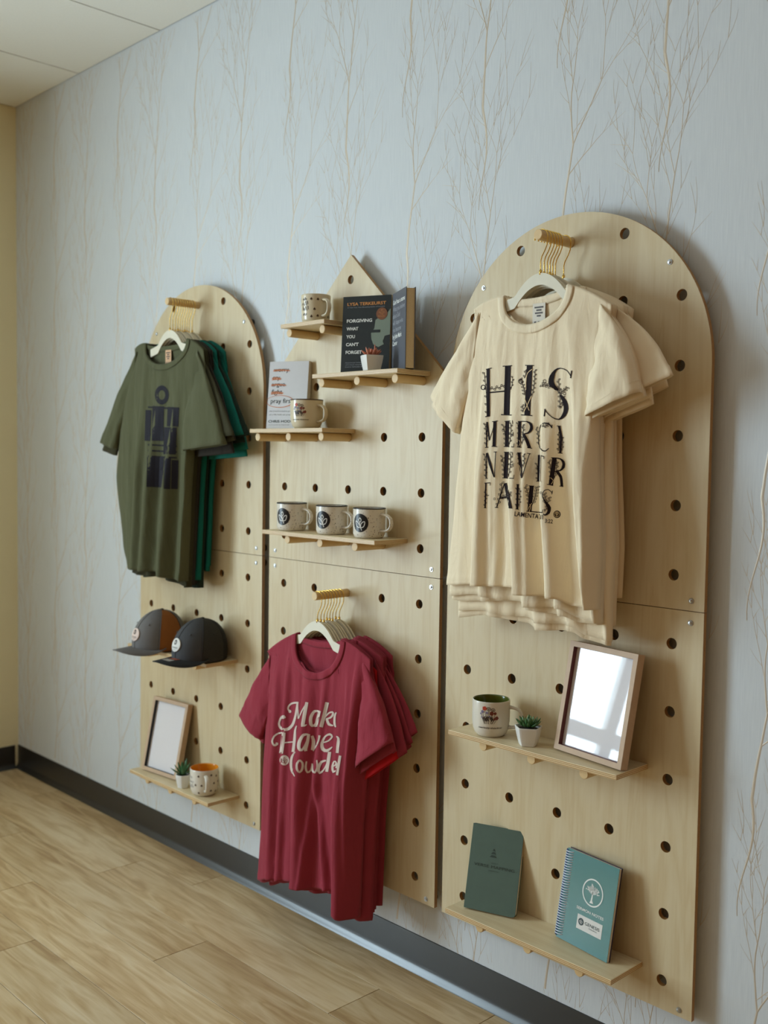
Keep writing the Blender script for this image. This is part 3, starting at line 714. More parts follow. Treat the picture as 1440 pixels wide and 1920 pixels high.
# --- maroon stack (middle)
ST2 = Style(left=[(499, 1224), (495, 1330), (488, 1450), (485, 1535), (478, 1652)], right=[(684, 1270), (676, 1440), (668, 1560), (662, 1730)],
            neckL=(557, 1186), neckR=(640, 1197), tipL=(500, 1222), tipR=(690, 1238), drop=0.105,
            hem=[(478, 1652, -.13), (505, 1648, -.135), (541, 1656, -.14), (555, 1666, -.16), (621, 1678, -.155), (624, 1708, -.165), (640, 1726, -.165), (664, 1730, -.155)],
            folds=[(558, 1250, 543, 1657, .034, .008, .036), (632, 1285, 621, 1716, .042, .008, .036), (583, 1440, 602, 1678, .010, .005, .015), (533, 1200, 522, 1420, .010, .010, .016), (505, 1240, 495, 1640, .014, .010, .02), (656, 1225, 654, 1450, .012, .008, .016), (602, 1262, 588, 1420, .008, .008, .014)],
            sleeveL=((501, 1222), (495, 1330), (454, 1338), (491, 1386), 0.010, 0.006), sleeveR=((688, 1236), (682, 1330), (732, 1394), (667, 1440), -0.018, 0.014), y0=-0.112, seed=2)
# --- green stack (left)
ST1 = Style(left=[(250, 660), (222, 800), (214, 895), (227, 1022), (236, 1067)], right=[(372, 690), (352, 830), (345, 950), (340, 1092)],
            neckL=(275, 643), neckR=(351, 634), tipL=(253, 654), tipR=(377, 655), drop=0.080,
            hem=[(236, 1067, -.13), (255, 1070, -.15), (291, 1073, -.15), (320, 1090, -.155), (340, 1092, -.155)],
            folds=[(285, 715, 258, 1069, .028, .009, .030), (314, 745, 294, 1072, .030, .008, .028), (341, 745, 323, 1090, .030, .008, .028), (262, 680, 240, 1060, .012, .012, .02)],
            sleeveL=((254, 655), (228, 770), (194, 829), (218, 842), 0.014, 0.006), sleeveR=((376, 653), (356, 740), (421, 833), (342, 845), -0.02, 0.012), y0=-0.112, seed=1)
def stack(ST, ys, mats, colours, peg_i, where, group, dhem, ztop, half, slope):
    out = []
    _, px_, pz = PEGH[peg_i]
    for i, (y, m, cn) in enumerate(zip(ys, mats, colours)):
        kk = 1.0 if i == 0 else max(0.12, 0.8-0.7*i/len(ys))
        S = Shirt(ST, i, y, kk, 0.013 if i == 0 else 0.0045, dx=0 if i == 0 else random.Random(i*7+peg_i).uniform(-0.012, 0.012), dhem=dhem[i], wob=1 if i == 0 else 0.5, narrow=0.030 if m.startswith('bright') else 0.0)
        if i == 0: lab = '%s t-shirt with a chest print, frontmost on the %s' % (cn, where)
        elif i == len(ys)-1: lab = '%s t-shirt hanging rearmost, next to the board, on the %s' % (cn, where)
        else: lab = '%s t-shirt, %s from the front on the %s' % (cn, ORD[i], where)
        S.build(lab, m, m+'_rib' if m+'_rib' in MATS else m, group, lowres=i > 0, tagmat='white_label' if i else ('tan_label' if peg_i == 0 else 'white_label'))
        if m.startswith('bright'): S.root.location = (-0.012, 0, -0.034)
        hz = dict(z=ztop-0.0025*(i % 3), half=half, slope=slope)
        hanger(px_, pz, y, hz, '%s cream hanger with gold hook on the %s' % (ORD[i] if i else 'frontmost', where), 'hangers on the '+where)
        out.append(S)
    return out
cream = stack(ST3, [-0.112, -0.099, -0.0875, -0.077, -0.0665, -0.056, -0.024], ['cream_cotton']*7, ['cream']*7, 2, 'right board dowel', 'cream t-shirts', [0, -.030, -.04, -.070, -.085, -.04, 0.02], 0.676, 0.135, 0.24)
maroon = stack(ST2, [-0.112, -0.099, -0.087, -0.076, -0.065, -0.054, -0.042, -0.028], ['maroon_cotton']*2+['bright_red_cotton']+['maroon_cotton']*5, ['maroon', 'maroon', 'bright red', 'maroon', 'maroon', 'maroon', 'maroon', 'maroon'], 1, 'middle board dowel', 'maroon and red t-shirts', [0, -.012, .075, -.02, -.015, -.01, 0, .01], -0.226, 0.135, 0.24)
green = stack(ST1, [-0.112, -0.101, -0.091, -0.081, -0.072, -0.063, -0.054, -0.045, -0.036, -0.024], ['olive_cotton', 'dark_olive_cotton', 'dark_olive_cotton', 'charcoal_cotton', 'charcoal_cotton', 'teal_cotton', 'forest_cotton', 'forest_cotton', 'teal_cotton', 'teal_cotton'],
              ['olive green', 'dark olive', 'dark olive', 'charcoal', 'charcoal', 'teal', 'dark forest green', 'dark forest green', 'teal', 'teal'], 0, 'left board dowel', 'green and charcoal t-shirts', [0, .01, -.02, -.02, -.015, 0, -.03, 0, .03, .05], 0.667, 0.12, 0.24)

# --- prints, laid on the cloth of the front shirts
def onto(S, ox, oy, sc, eps=0.0016):
    return lambda x, y: S.surf(ox+x*sc, oy+y*sc, eps)
mf = onto(cream[0], 880, 660, 220/1242)
pr = MB(); R_ = lambda *p, st=26, nx=3: ribbon(pr, p, mf, nx, st)
l = lambda x0, y0, x1, y1, w: ribbon(pr, [(x0, y0, w), (x1, y1, w)], mf, 2 if w > 15 else 1, 22)
for a in [(202, 180, 205, 683, 34), (180, 184, 240, 170, 8), (172, 685, 218, 678, 9), (215, 430, 385, 414, 13), (412, 150, 398, 664, 60), (358, 152, 456, 145, 9), (340, 663, 450, 668, 10),
          (642, 145, 616, 672, 60), (595, 142, 688, 143, 9), (550, 665, 668, 674, 9), (1086, 198, 1075, 277, 12), (805, 603, 796, 682, 12),
          (190, 740, 186, 1012, 11), (275, 735, 266, 1002, 34), (245, 738, 304, 729, 7), (240, 998, 298, 1003, 7), (170, 1012, 205, 1008, 7),
          (405, 735, 400, 1002, 38), (378, 735, 460, 728, 8), (459, 728, 462, 762, 6), (368, 1000, 475, 1005, 8), (473, 1005, 478, 968, 6), (400, 870, 466, 870, 7), (464, 848, 466, 890, 6),
          (538, 735, 530, 1006, 30), (518, 735, 562, 733, 7), (508, 1005, 555, 1010, 7), (618, 1012, 668, 1020, 7),
          (880, 770, 876, 808, 8), (930, 782, 972, 786, 7), (942, 1068, 990, 1072, 7), (185, 1070, 184, 1336, 9), (282, 1060, 270, 1325, 8), (262, 1058, 294, 1057, 7), (172, 1338, 198, 1337, 7),
          (398, 1062, 388, 1334, 40), (370, 1060, 458, 1062, 8), (457, 1062, 460, 1095, 6), (355, 1332, 474, 1338, 8), (472, 1338, 478, 1300, 6), (395, 1195, 466, 1195, 7), (465, 1175, 467, 1215, 6),
          (510, 1066, 556, 1068, 7), (615, 1072, 656, 1078, 7), (642, 1075, 557, 1332, 8), (745, 1092, 738, 1370, 30), (735, 1090, 795, 1108, 8), (794, 1108, 790, 1132, 6), (712, 1366, 765, 1371, 7),
          (905, 1125, 868, 1406, 48), (870, 1118, 930, 1122, 8), (826, 1400, 892, 1413, 8), (958, 1418, 1000, 1425, 7),
          (180, 1390, 172, 1648, 14), (165, 1388, 226, 1384, 7), (224, 1385, 222, 1412, 6), (176, 1520, 210, 1517, 7), (160, 1648, 184, 1650, 7),
          (376, 1392, 293, 1648, 10), (325, 1552, 425, 1530, 8), (274, 1645, 310, 1647, 7), (418, 1648, 460, 1655, 7), (518, 1405, 512, 1662, 22), (502, 1402, 532, 1403, 7), (494, 1660, 528, 1666, 7),
          (665, 1418, 640, 1690, 44), (633, 1416, 692, 1420, 8), (608, 1685, 778, 1699, 9), (777, 1698, 782, 1668, 6), (884, 1468, 878, 1506, 9)]: l(*a)
R_((1080, 262, 8), (1040, 200, 8), (970, 172, 9), (915, 195, 22), (880, 260, 52), (870, 320, 60), (900, 372, 48), (948, 402, 22))
R_((968, 455, 18), (1012, 525, 46), (1028, 600, 50), (1004, 670, 40), (950, 714, 12), (880, 690, 9), (825, 640, 9), (805, 610, 9))
R_((195, 742, 12), (205, 840, 14), (216, 935, 14)); R_((216, 935, 6), (246, 840, 6), (276, 745, 6))
R_((540, 736, 8), (610, 736, 10), (655, 765, 28), (660, 815, 34), (625, 858, 16), (560, 868, 6)); R_((575, 870, 28), (610, 930, 34), (642, 1016, 34))
R_((880, 803, 12), (850, 765, 14), (800, 752, 12), (760, 775, 8), (742, 850, 6), (738, 930, 6), (746, 1000, 8), (772, 1040, 10), (810, 1048, 10), (845, 1020, 8))
R_((955, 785, 26), (974, 900, 26), (966, 1070, 24)); R_((190, 1068, 18), (225, 1190, 27), (266, 1326, 10)); R_((530, 1068, 30), (545, 1200, 30), (556, 1334, 12))
R_((910, 1122, 8), (965, 1130, 14), (1000, 1165, 28), (1000, 1215, 32), (965, 1255, 16), (900, 1262, 6)); R_((930, 1262, 28), (972, 1320, 30), (985, 1422, 28))
R_((385, 1388, 30), (412, 1520, 34), (440, 1652, 34))
R_((880, 1490, 7), (840, 1455, 7), (795, 1470, 8), (776, 1515, 8), (792, 1560, 10), (826, 1610, 30), (850, 1650, 40), (842, 1700, 32), (805, 1726, 14), (785, 1712, 8))
disc(pr, 933, 1718, 38, 40, mf, 20, 3)
pr.build('chest_print', 'black_ink', cream[0].root, recalc=False)['label'] = 'dark serif lettering with floral sprigs'
fv = MB()
for a in [(190, 670, 160, 215, 11, 26), (215, 395, 395, 345, 7, 30), (440, 400, 460, 260, 5, 18), (590, 460, 545, 290, 10, 26), (570, 640, 560, 570, 4, 26), (585, 280, 600, 190, 4, 26), (665, 470, 700, 190, 12, 22),
          (870, 370, 770, 350, 7, 30), (960, 600, 945, 290, 12, 24), (940, 440, 1040, 375, 8, 26), (970, 600, 1000, 470, 6, 20),
          (180, 990, 170, 760, 9, 24), (390, 990, 360, 770, 9, 24), (425, 990, 440, 750, 9, 24), (520, 990, 515, 750, 9, 20), (560, 980, 570, 770, 8, 22), (735, 980, 715, 800, 8, 20), (770, 790, 840, 765, 5, 24), (945, 1050, 950, 850, 8, 22), (985, 1050, 985, 880, 7, 16),
          (175, 1330, 165, 1080, 9, 20), (370, 1320, 350, 1100, 9, 24), (415, 1320, 440, 1080, 9, 26), (530, 1200, 520, 1080, 5, 20), (570, 1220, 580, 1080, 6, 20), (725, 1360, 715, 1180, 7, 22), (870, 1390, 850, 1150, 10, 26), (905, 1340, 930, 1150, 9, 26),
          (168, 1640, 170, 1460, 8, 18), (300, 1640, 350, 1380, 10, 28), (320, 1545, 440, 1500, 9, 26), (500, 1640, 505, 1440, 7, 18), (530, 1640, 535, 1440, 7, 16), (640, 1620, 600, 1420, 10, 28), (670, 1620, 720, 1430, 12, 30), (800, 1600, 800, 1500, 6, 26), (830, 1600, 850, 1540, 4, 24), (800, 1690, 820, 1620, 4, 20)]:
    sprig(fv, *a[:5], mf, 4.5, a[5], bend=8)
for (x, y, r) in [(150, 375, 26), (545, 310, 24), (180, 775, 12), (362, 830, 13), (575, 800, 12), (350, 1150, 13), (930, 1190, 14), (760, 1490, 12), (270, 1555, 12), (800, 310, 18), (1010, 440, 16)]:
    disc(fv, x, y, r, r*1.1, mf, 12, 1, r0=0.72)
fv.build('floral_print', 'black_ink', cream[0].root, recalc=False)['kind'] = 'stuff'
cv = MB(); 
for P in [((672, 182, 7), (622, 225, 7), (606, 300, 7), (604, 400, 6)), ((660, 470, 7), (620, 560, 8), (580, 640, 7)), ((590, 490, 7), (615, 560, 7), (640, 620, 6)), ((903, 395, 6), (870, 378, 6)), ((535, 1200, 4), (550, 1240, 4), (545, 1290, 4)), ((530, 930, 4), (545, 960, 4), (528, 1000, 4)), ((645, 1610, 5), (655, 1640, 5), (640, 1690, 5)), ((865, 1330, 5), (895, 1360, 5), (872, 1400, 5)), ((620, 1690, 0.5), (640, 1640, 5), (668, 1600, 5))]:
    ribbon(cv, P, onto(cream[0], 880, 660, 220/1242, 0.0023), 1, 20)
mf2 = onto(cream[0], 880, 660, 220/1242, 0.0023)
disc(cv, 933, 1718, 28, 30, mf2, 16, 1, r0=0.88)
for a in [(933, 1745, 933, 1690, 2), (933, 1730, 915, 1705, 2), (933, 1730, 951, 1705, 2), (933, 1712, 920, 1690, 2), (933, 1712, 946, 1690, 2)]: ribbon(cv, [(a[0], a[1], 3.5), (a[2], a[3], 3.5)], mf2, 1, 20)
cv.build('reversed_vines', 'cream_ink', cream[0].root, recalc=False)
sm = MB()
def words(mb, body, x, y, w, h, mapf, ang=0.0, bold=0.0):
    """baseline starts at (x,y) of a y-down drawing; h = capital height"""
    vs, fs = text2d(body, h/0.72, w, bold=bold); c, s_ = math.cos(ang), math.sin(ang)
    mb.add([mapf(x+a*c-b*(-s_)*1.0*0+b*s_, y+a*s_-b*c) for a, b in vs], fs)
words(sm, 'LAMENTATI', 482, 1735, 300, 50, mf, 0.12, 0.01)
words(sm, '3:22', 803, 1806, 84, 42, mf, 0.10, 0.01)
sm.build('verse_print', 'black_ink', cream[0].root, recalc=False)

mf = onto(maroon[0], 490, 1290, 230/1440)
pr = MB(); R_ = lambda *p, st=22, nx=3: ribbon(pr, p, mf, nx, st)
R_((285, 352, 20), (268, 330, 30), (240, 345, 26), (216, 395, 22), (215, 440, 26), (250, 482, 32), (310, 484, 34), (368, 435, 32), (402, 340, 26), (420, 240, 24), (430, 172, 22))
disc(pr, 262, 340, 21, 22, mf, 14, 2)
R_((352, 268, 18), (330, 262, 22), (318, 235, 20), (340, 195, 20), (385, 174, 22), (440, 172, 22)); disc(pr, 340, 276, 17, 16, mf, 12, 2)
R_((428, 175, 14), (434, 270, 14), (438, 360, 16)); R_((440, 360, 12), (490, 250, 14), (545, 170, 18))
R_((540, 166, 34), (515, 290, 44), (490, 436, 42)); R_((470, 445, 14), (510, 442, 20), (538, 428, 8))
R_((688, 275, 16), (630, 272, 30), (586, 345, 40), (588, 425, 40), (622, 440, 26), (662, 380, 14), (690, 285, 14)); R_((690, 268, 30), (665, 360, 36), (648, 440, 34)); R_((632, 452, 12), (664, 442, 14))
R_((778, 168, 44), (745, 310, 44), (706, 458, 44)); R_((745, 352, 14), (795, 295, 18), (838, 282, 22), (846, 308, 26), (815, 348, 22), (762, 362, 16)); R_((772, 362, 28), (798, 425, 32), (850, 440, 14))
R_((884, 285, 14), (866, 330, 24), (864, 420, 26), (878, 458, 14))
R_((196, 648, 22), (178, 668, 24), (150, 668, 22), (132, 625, 22), (156, 565, 20), (210, 530, 18), (272, 522, 18)); disc(pr, 186, 655, 17, 18, mf, 12, 2)
R_((268, 522, 44), (255, 640, 46), (236, 768, 44)); R_((420, 442, 10), (402, 490, 22), (394, 600, 32), (376, 750, 34)); R_((268, 642, 14), (385, 630, 14))
R_((560, 545, 16), (500, 550, 32), (452, 630, 42), (446, 705, 40), (480, 728, 28), (525, 650, 14), (562, 550, 14)); R_((562, 540, 34), (545, 640, 38), (520, 735, 36)); R_((510, 738, 12), (545, 728, 12))
R_((600, 560, 30), (618, 630, 42), (606, 728, 40)); R_((612, 738, 14), (650, 675, 16), (678, 610, 20), (688, 555, 28))
R_((715, 642, 12), (790, 620, 16), (835, 570, 22), (808, 542, 26), (755, 568, 20), (718, 645, 34), (726, 715, 42), (775, 735, 34), (838, 690, 10))
R_((885, 565, 12), (908, 590, 28), (905, 660, 36), (895, 762, 34))
R_((404, 745, 12), (366, 800, 26), (352, 880, 30), (362, 970, 26), (396, 1036, 8))
R_((455, 845, 20), (488, 880, 26), (486, 945, 28), (455, 988, 22), (424, 955, 28), (424, 885, 26), (455, 845, 20))
R_((536, 860, 18), (526, 935, 26), (545, 988, 24), (585, 965, 18), (602, 885, 14)); R_((602, 885, 20), (604, 965, 24), (632, 990, 24), (662, 930, 24), (655, 845, 18))
R_((765, 850, 16), (710, 868, 30), (674, 945, 38), (690, 995, 30), (735, 962, 16), (778, 880, 14)); R_((806, 748, 38), (790, 860, 40), (772, 982, 34)); 
R_((830, 925, 12), (872, 905, 16), (882, 870, 18), (858, 862, 18), (838, 925, 26), (850, 985, 28), (886, 960, 12))
R_((930, 793, 30), (912, 900, 32), (894, 1022, 26)); R_((893, 880, 16), (885, 940, 22))
disc(pr, 275, 847, 56, 60, mf, 28, 3)
pr.build('chest_print', 'pale_ink', maroon[0].root, recalc=False)['label'] = 'pale script lettering with a leaf emblem'
def leaf_emblem(mb, cx, cy, r, mapf, w, tilt=0.0):
    """sprout: one bud over two curled leaves on a stem, in outline, y down"""
    T = lambda x, y: (cx+r*(x*math.cos(tilt)-y*math.sin(tilt)), cy+r*(x*math.sin(tilt)+y*math.cos(tilt)))
    def ln(P): ribbon(mb, [(*T(x, y), w) for x, y in P], mapf, 1, r/6)
    ln([(0.28, 0.86), (0.12, 0.5), (0.0, 0.12), (-0.02, -0.12)])
    ln([(0.02, -0.70), (0.20, -0.42), (0.02, -0.12), (-0.18, -0.42), (0.02, -0.70)])
    ln([(0.12, 0.52), (-0.40, 0.42), (-0.66, -0.10), (-0.62, -0.28), (-0.15, 0.02), (0.08, 0.5)])
    ln([(0.12, 0.52), (0.16, 0.12), (0.40, -0.16), (0.66, -0.22), (0.66, 0.06), (0.50, 0.42), (0.14, 0.54)])
em = MB(); leaf_emblem(em, 275, 850, 54, onto(maroon[0], 490, 1290, 230/1440, 0.0023), 5)
em.build('leaf_emblem', 'maroon_ink', maroon[0].root, recalc=False)

mf = onto(green[0], 0, 480, 520/1440)
pr = MB(); disc(pr, 842, 722, 36, 50, mf, 20, 2, r0=0.5)
def slab(x0, y0, x1, y1, lean=0): ribbon(pr, [((x0+x1)/2+lean, y0, x1-x0), ((x0+x1)/2, y1, x1-x0)], mf, 4, 20)
for a in [(752, 800, 782, 960, 6), (790, 780, 850, 960, 4), (868, 785, 928, 885, 4), (762, 1045, 848, 1200, 4), (852, 1050, 886, 1210, 4), (890, 1060, 925, 1210, 4), (850, 890, 915, 1030, 4)]: slab(*a)
for y in (785, 980, 1010, 1040): ribbon(pr, [(770, y, 8), (920, y+8, 8)], mf, 1, 20)
pr.build('chest_print', 'navy_ink', green[0].root, recalc=False)['label'] = 'faded navy block print'

# ================================================================== MUGS
def mug(name, label, x, y, z, r, h, glaze, inner, handle_az, prof=None, rim=None, group=None, hsize=1.0, rb=None, hw=0.0055):
    """handle_az: degrees, 0 = towards the room (-y), 90 = along +x"""
    t = thing(name, label, 'mug', (x, y, z), (0, 0, math.radians(handle_az)), group)   # local -y is the handle side
    rb = rb or r*0.93
    P = [(0.0001, 0.0012), (rb*0.72, 0.0012), (rb*0.76, 0.0), (rb*0.84, 0.0006), (rb*0.93, 0.004), (rb, 0.012)] if not prof else prof
    if not prof: P += [(lerp(rb, r, k), lerp(0.012, h-0.003, k)) for k in (.25, .5, .75, 1)]
    P += [(r-0.0003, h-0.001), (r-0.0013, h)]
    autosmooth(MB().lathe(P, 56, cap0=True).build('mug_body', glaze, t), 0.9)
    q = r-0.0035
    I = [(r-0.0013, h), (r-0.0026, h-0.0006), (q, h-0.003), (q-0.001, h*0.5), (rb*0.9-0.003, 0.014), (rb*0.7, 0.007), (0.0001, 0.006)]
    autosmooth(MB().lathe(I, 56).build('mug_interior', inner, t), 0.9)['label'] = 'inside of the mug'
    if rim:
        MB().lathe([(r-0.0030, h-0.0006), (r-0.0022, h+0.0008), (r-0.001, h+0.0011), (r+0.0004, h+0.0004), (r+0.0007, h-0.0012), (r+0.0002, h-0.0024), (r-0.001, h-0.002)], 56).build('rim', rim, t, smooth=True)
    zt, zb, ext = h*0.80, h*0.24, 0.031*hsize
    pts = []
    for k in range(15):
        a = PI*k/14; e = math.sin(a)**0.75
        pts.append((0, -(r-0.003)-ext*e, lerp(zt, zb, k/14)+0.006*math.sin(2*a)))
    hb = MB(); n = 12; vs = []
    for i, p in enumerate(pts):
        p = Vector(p); tt = (Vector(pts[min(i+1, 14)])-Vector(pts[max(i-1, 0)])).normalized(); a = Vector((1, 0, 0)); b = tt.cross(a)
        fl = 1.25 if i in (0, 14) else 1.0
        for q_ in range(n):
            c, s_ = math.cos(2*PI*q_/n), math.sin(2*PI*q_/n)
            vs.append(p+a*c*hw*1.35*fl+b*s_*hw*0.72*fl)
    hb.add(vs, [(i*n+q_, i*n+(q_+1) % n, (i+1)*n+(q_+1) % n, (i+1)*n+q_) for i in range(14) for q_ in range(n)]+[tuple(range(n)), tuple(14*n+q_ for q_ in range(n))])
    hb.build('handle', glaze, t, smooth=True)
    rr = lambda zz: poly(sorted((b, a) for a, b in P[1:]), zz)
    def on(az0, zc, eps=0.0004):
        """map a y-down drawing in metres, centred at azimuth az0 (world degrees) and height zc, onto the wall of the mug"""
        a0 = math.radians(az0-handle_az)
        def f(u, v):
            zz = zc-v; R = rr(min(max(zz, 0.012), h-0.003))+eps; a = a0+u/r
            return (R*math.sin(a), -R*math.cos(a), zz)
        return f
    return t, on
SPK = ['leftmost of three speckled mugs with a black leaf emblem', 'middle one of three speckled mugs with a black leaf emblem', 'rightmost of three speckled mugs with a black leaf emblem']
for (u, v), lab, az in zip(((547, 990), (621.5, 998), (692, 1004)), SPK, (98, 97, 97)):
    p = bp(u, v, -0.064)
    t, on = mug('speckled_mug', lab, p.x, -0.064, Z['m'], 0.0455, 0.083, 'speckled_stoneware', 'white_glaze', az, rim='dark_steel', group='speckled mugs', hsize=1.18, rb=0.0445)
    f = on(12, 0.043); mb = MB(); disc(mb, 0, 0, 0.0255, 0.0255, f, 36, 5)
    o = mb.build('emblem', 'enamel_black', t, recalc=False); o['label'] = 'round black emblem with a white sprout'
    mb = MB(); leaf_emblem(mb, 0, 0.001, 0.0225, on(12, 0.043, 0.0008), 0.0023); mb.build('sprout', 'white_enamel', o, recalc=False)
def dots_print(t, on, azs, h, seed, mat='brown_glaze'):
    mb = MB(); rnd = random.Random(seed); k = 0
    for a in range(-150, 200, 26):
        for j, zz in enumerate((0.2, 0.5, 0.8)):
            if any(abs(a+13*(j % 2)-b) < w for b, w in azs): continue
            f = on(a+13*(j % 2), h*(zz+0.05*rnd.uniform(-1, 1)))
            for dx, dy in ((-.0019, .0006), (.0019, .0006), (0, -.002)): disc(mb, dx, dy, .0021, .0021, f, 8, 1)
            ribbon(mb, [(0, 0, .001), (0.0006, .0045, .001)], f, 1)
    o = mb.build('clover_dots', mat, t, recalc=False); o['kind'] = 'stuff'; return o
def scrawl(mb, x0, x1, y, h, mapf, seed, w=0.0009):
    """line of joined handwriting too small to read"""
    rnd = random.Random(seed); x = x0; P = []
    while x < x1:
        P += [(x, y, w), (x+h*0.25, y-h*rnd.choice((0.5, 0.55, 1.0)), w), (x+h*0.42, y-h*0.1, w*1.3)]; x += h*rnd.uniform(0.5, 0.75)
        if rnd.random() < 0.18 and len(P) > 3: ribbon(mb, P, mapf, 1); P = []; x += h*0.35
    if len(P) > 1: ribbon(mb, P, mapf, 1)
def script_line(mb, body, x, w, h, mapf):
    """slanted handwritten-looking line, y down"""
    vs, fs = text2d(body, h/0.72, w, bold=.006, space=.9); mb.add([mapf(x+a+b*.35, -b) for a, b in vs], fs)
def bouquet(t, on, az, zc, sc=1.0):
    st = MB(); red = MB(); rust = MB(); vio = MB(); f = on(az, zc); g = on(az, zc, 0.0007); rnd = random.Random(5)
    heads = [(-.011, -.018, red, .0052), (-.016, -.010, vio, .0036), (-.005, -.008, vio, .003), (-.001, -.017, None, .005), (.009, -.015, None, .005), (.006, -.007, rust, .0048), (.014, -.007, rust, .0034), (.018, .004, rust, .0044), (.013, .006, rust, .003), (-.020, -.005, vio, .0022), (-.017, .003, vio, .002), (.001, .000, vio, .002)]
    for i, (x, y, mb, r) in enumerate(heads):
        x *= sc; y *= sc; r *= sc; bx = x*0.55+rnd.uniform(-.002, .002)
        ribbon(st, [(x, y, .0008), ((x+bx)/2+rnd.uniform(-.001, .001), (y+.018*sc)/2, .0009), (bx, .018*sc, .0007)], f, 1)
        ribbon(st, [(bx+.001, .012*sc, .0005), (bx+.003*rnd.choice((-1, 1)), .006*sc, .0026*sc), (bx+.004*rnd.choice((-1, 1)), .000, .0004)], f, 1)
        if mb is not None:
            for k in range(5): disc(mb, x+r*.55*math.cos(k*1.2566), y+r*.55*math.sin(k*1.2566), r*.5, r*.5, g, 8, 1)
        else: disc(st, x, y, r, r*.9, f, 12, 1, r0=.75); disc(st, x, y, r*.4, r*.4, f, 8, 1, r0=.5)
    o = st.build('flower_print', 'ink_brown', t, recalc=False); o['label'] = 'printed wildflower bunch'
    red.build('red_petals', 'ink_red', o, recalc=False); rust.build('rust_petals', 'ink_rust', o, recalc=False); vio.build('violet_petals', 'ink_violet', o, recalc=False)
p = bp(592, 585, -0.064)
t, on = mug('clover_mug', 'cream mug with brown clover dots alone on the topmost short shelf', p.x, -0.064, Z['A'], 0.0435, 0.083, 'ivory_glaze', 'ivory_glaze', 82, rim=None)
dots_print(t, on, [(-2, 34), (82, 24)], 0.083, 3)
mb = MB(); f = on(0, 0.045)
for j, (ln_, hh) in enumerate(((0.016, .008), (0.026, .012), (0.022, .012), (0.018, .011))): scrawl(mb, -ln_/2, ln_/2, -0.020+0.0145*j, hh, f, 40+j, .0013)
mb.build('handwritten_words', 'ink_brown', t, recalc=False)
p = bp(575, 780, -0.070)
ROUND = lambda r, h: [(0.0001, 0.0012), (r*0.60, 0.0012), (r*0.64, 0.0), (r*0.72, 0.0012), (r*0.86, 0.008), (r*0.955, 0.02), (r*0.995, 0.036), (r, 0.05), (r, h-0.003)]
t, on = mug('flower_mug', 'ivory flower mug in front of the white book', p.x, -0.070, Z['C'], 0.0485, 0.085, 'ivory_glaze', 'ivory_glaze', 98, prof=ROUND(0.0485, 0.085), rim='brown_glaze', hsize=0.95)
bouquet(t, on, 24, 0.052, 0.95); mb = MB(); script_line(mb, 'a sweet friendship refreshes the soul', -0.028, .056, .0042, on(24, 0.024)); mb.build('handwritten_words', 'ink_brown', t, recalc=False)
p = bp(920, 1375, -0.078)
t, on = mug('flower_mug', 'white flower mug with olive green interior beside the succulent', p.x, -0.078, Z['p3m'], 0.0465, 0.090, 'white_glaze', 'green_glaze', 120, prof=ROUND(0.0465, 0.090), hsize=1.1)
bouquet(t, on, 34, 0.056, 1.05); mb = MB(); script_line(mb, 'a sweet friendship refreshes the soul', -0.031, .062, .0048, on(36, 0.025)); mb.build('handwritten_words', 'ink_brown', t, recalc=False)
p = bp(383, 1483, -0.078)
t, on = mug('clover_mug', 'white mug with brown clover dots and orange interior beside the aloe', p.x, -0.078, Z['p1'], 0.0480, 0.090, 'white_glaze', 'orange_glaze', 64, prof=ROUND(0.048, 0.090), hsize=0.9)
dots_print(t, on, [(-8, 20), (64, 10)], 0.090, 9)
mb = MB(); f = on(-6, 0.046)
for j in range(3): scrawl(mb, -0.012, 0.012, -0.016+0.015*j, 0.011, f, 60+j, .0011)
mb.build('handwritten_words', 'ink_grey', t, recalc=False)

# ================================================================== POTTED SUCCULENTS
def leaf_mesh(name, L, w, th, mat, tip=1.0, curl=0.25):
    """fleshy pointed leaf growing along +x"""
    mb = MB()
    def fn(u, v):
        a = 2*PI*u; k = v; ww = w*(math.sin(PI*min(1, 0.12+0.88*k))**0.7)*(1-0.25*k) if k < 1 else 0.0002
        ww = max(ww, 0.0002); tt = th*(ww/w)
        return (L*k, ww/2*math.cos(a), tt/2*math.sin(a)+curl*L*k*k)
    return mb.grid(fn, 8, 7, True).mesh(name, mat, smooth=True)
def pot(name, label, x, y, z, sides, rb, rt, h, rot, bulge=0.06, edge=0.7):
    t = thing(name, label, 'potted plant', (x, y, z), (0, 0, rot))
    n = sides*8
    def rad(a, R):
        if sides == 0: return R
        s_ = 2*PI/sides; b = (a % s_)-s_/2; sq = math.cos(s_/2)/math.cos(b); return R*lerp(1, sq, edge)
    n = 64
    prof = [(rb*0.9, 0.0), (rb, 0.002)]+[(lerp(rb, rt, k)+bulge*rt*math.sin(PI*k)*0.5, lerp(0.003, h-0.0015, k)) for k in (0.1, .3, .5, .7, .9, 1)]+[(rt-0.0005, h), (rt-0.003, h), (rt-0.0042, h-0.002), (rt-0.006, h-0.008)]
    vs = [(rad(2*PI*q/n, R)*math.cos(2*PI*q/n), rad(2*PI*q/n, R)*math.sin(2*PI*q/n), zz) for R, zz in prof for q in range(n)]
    fs = [(i*n+q, i*n+(q+1) % n, (i+1)*n+(q+1) % n, (i+1)*n+q) for i in range(len(prof)-1) for q in range(n)]+[tuple(range(n))[::-1]]
    autosmooth(MB().add(vs, fs).build('pot', 'pot_white', t), 0.5)
    vs = [(rad(2*PI*q/n, rt-0.0055)*math.cos(2*PI*q/n), rad(2*PI*q/n, rt-0.0055)*math.sin(2*PI*q/n), h-0.006) for q in range(n)]+[(0, 0, h-0.003)]
    MB().add(vs, [(q, (q+1) % n, n) for q in range(n)]).build('soil', 'soil', t)
    return t
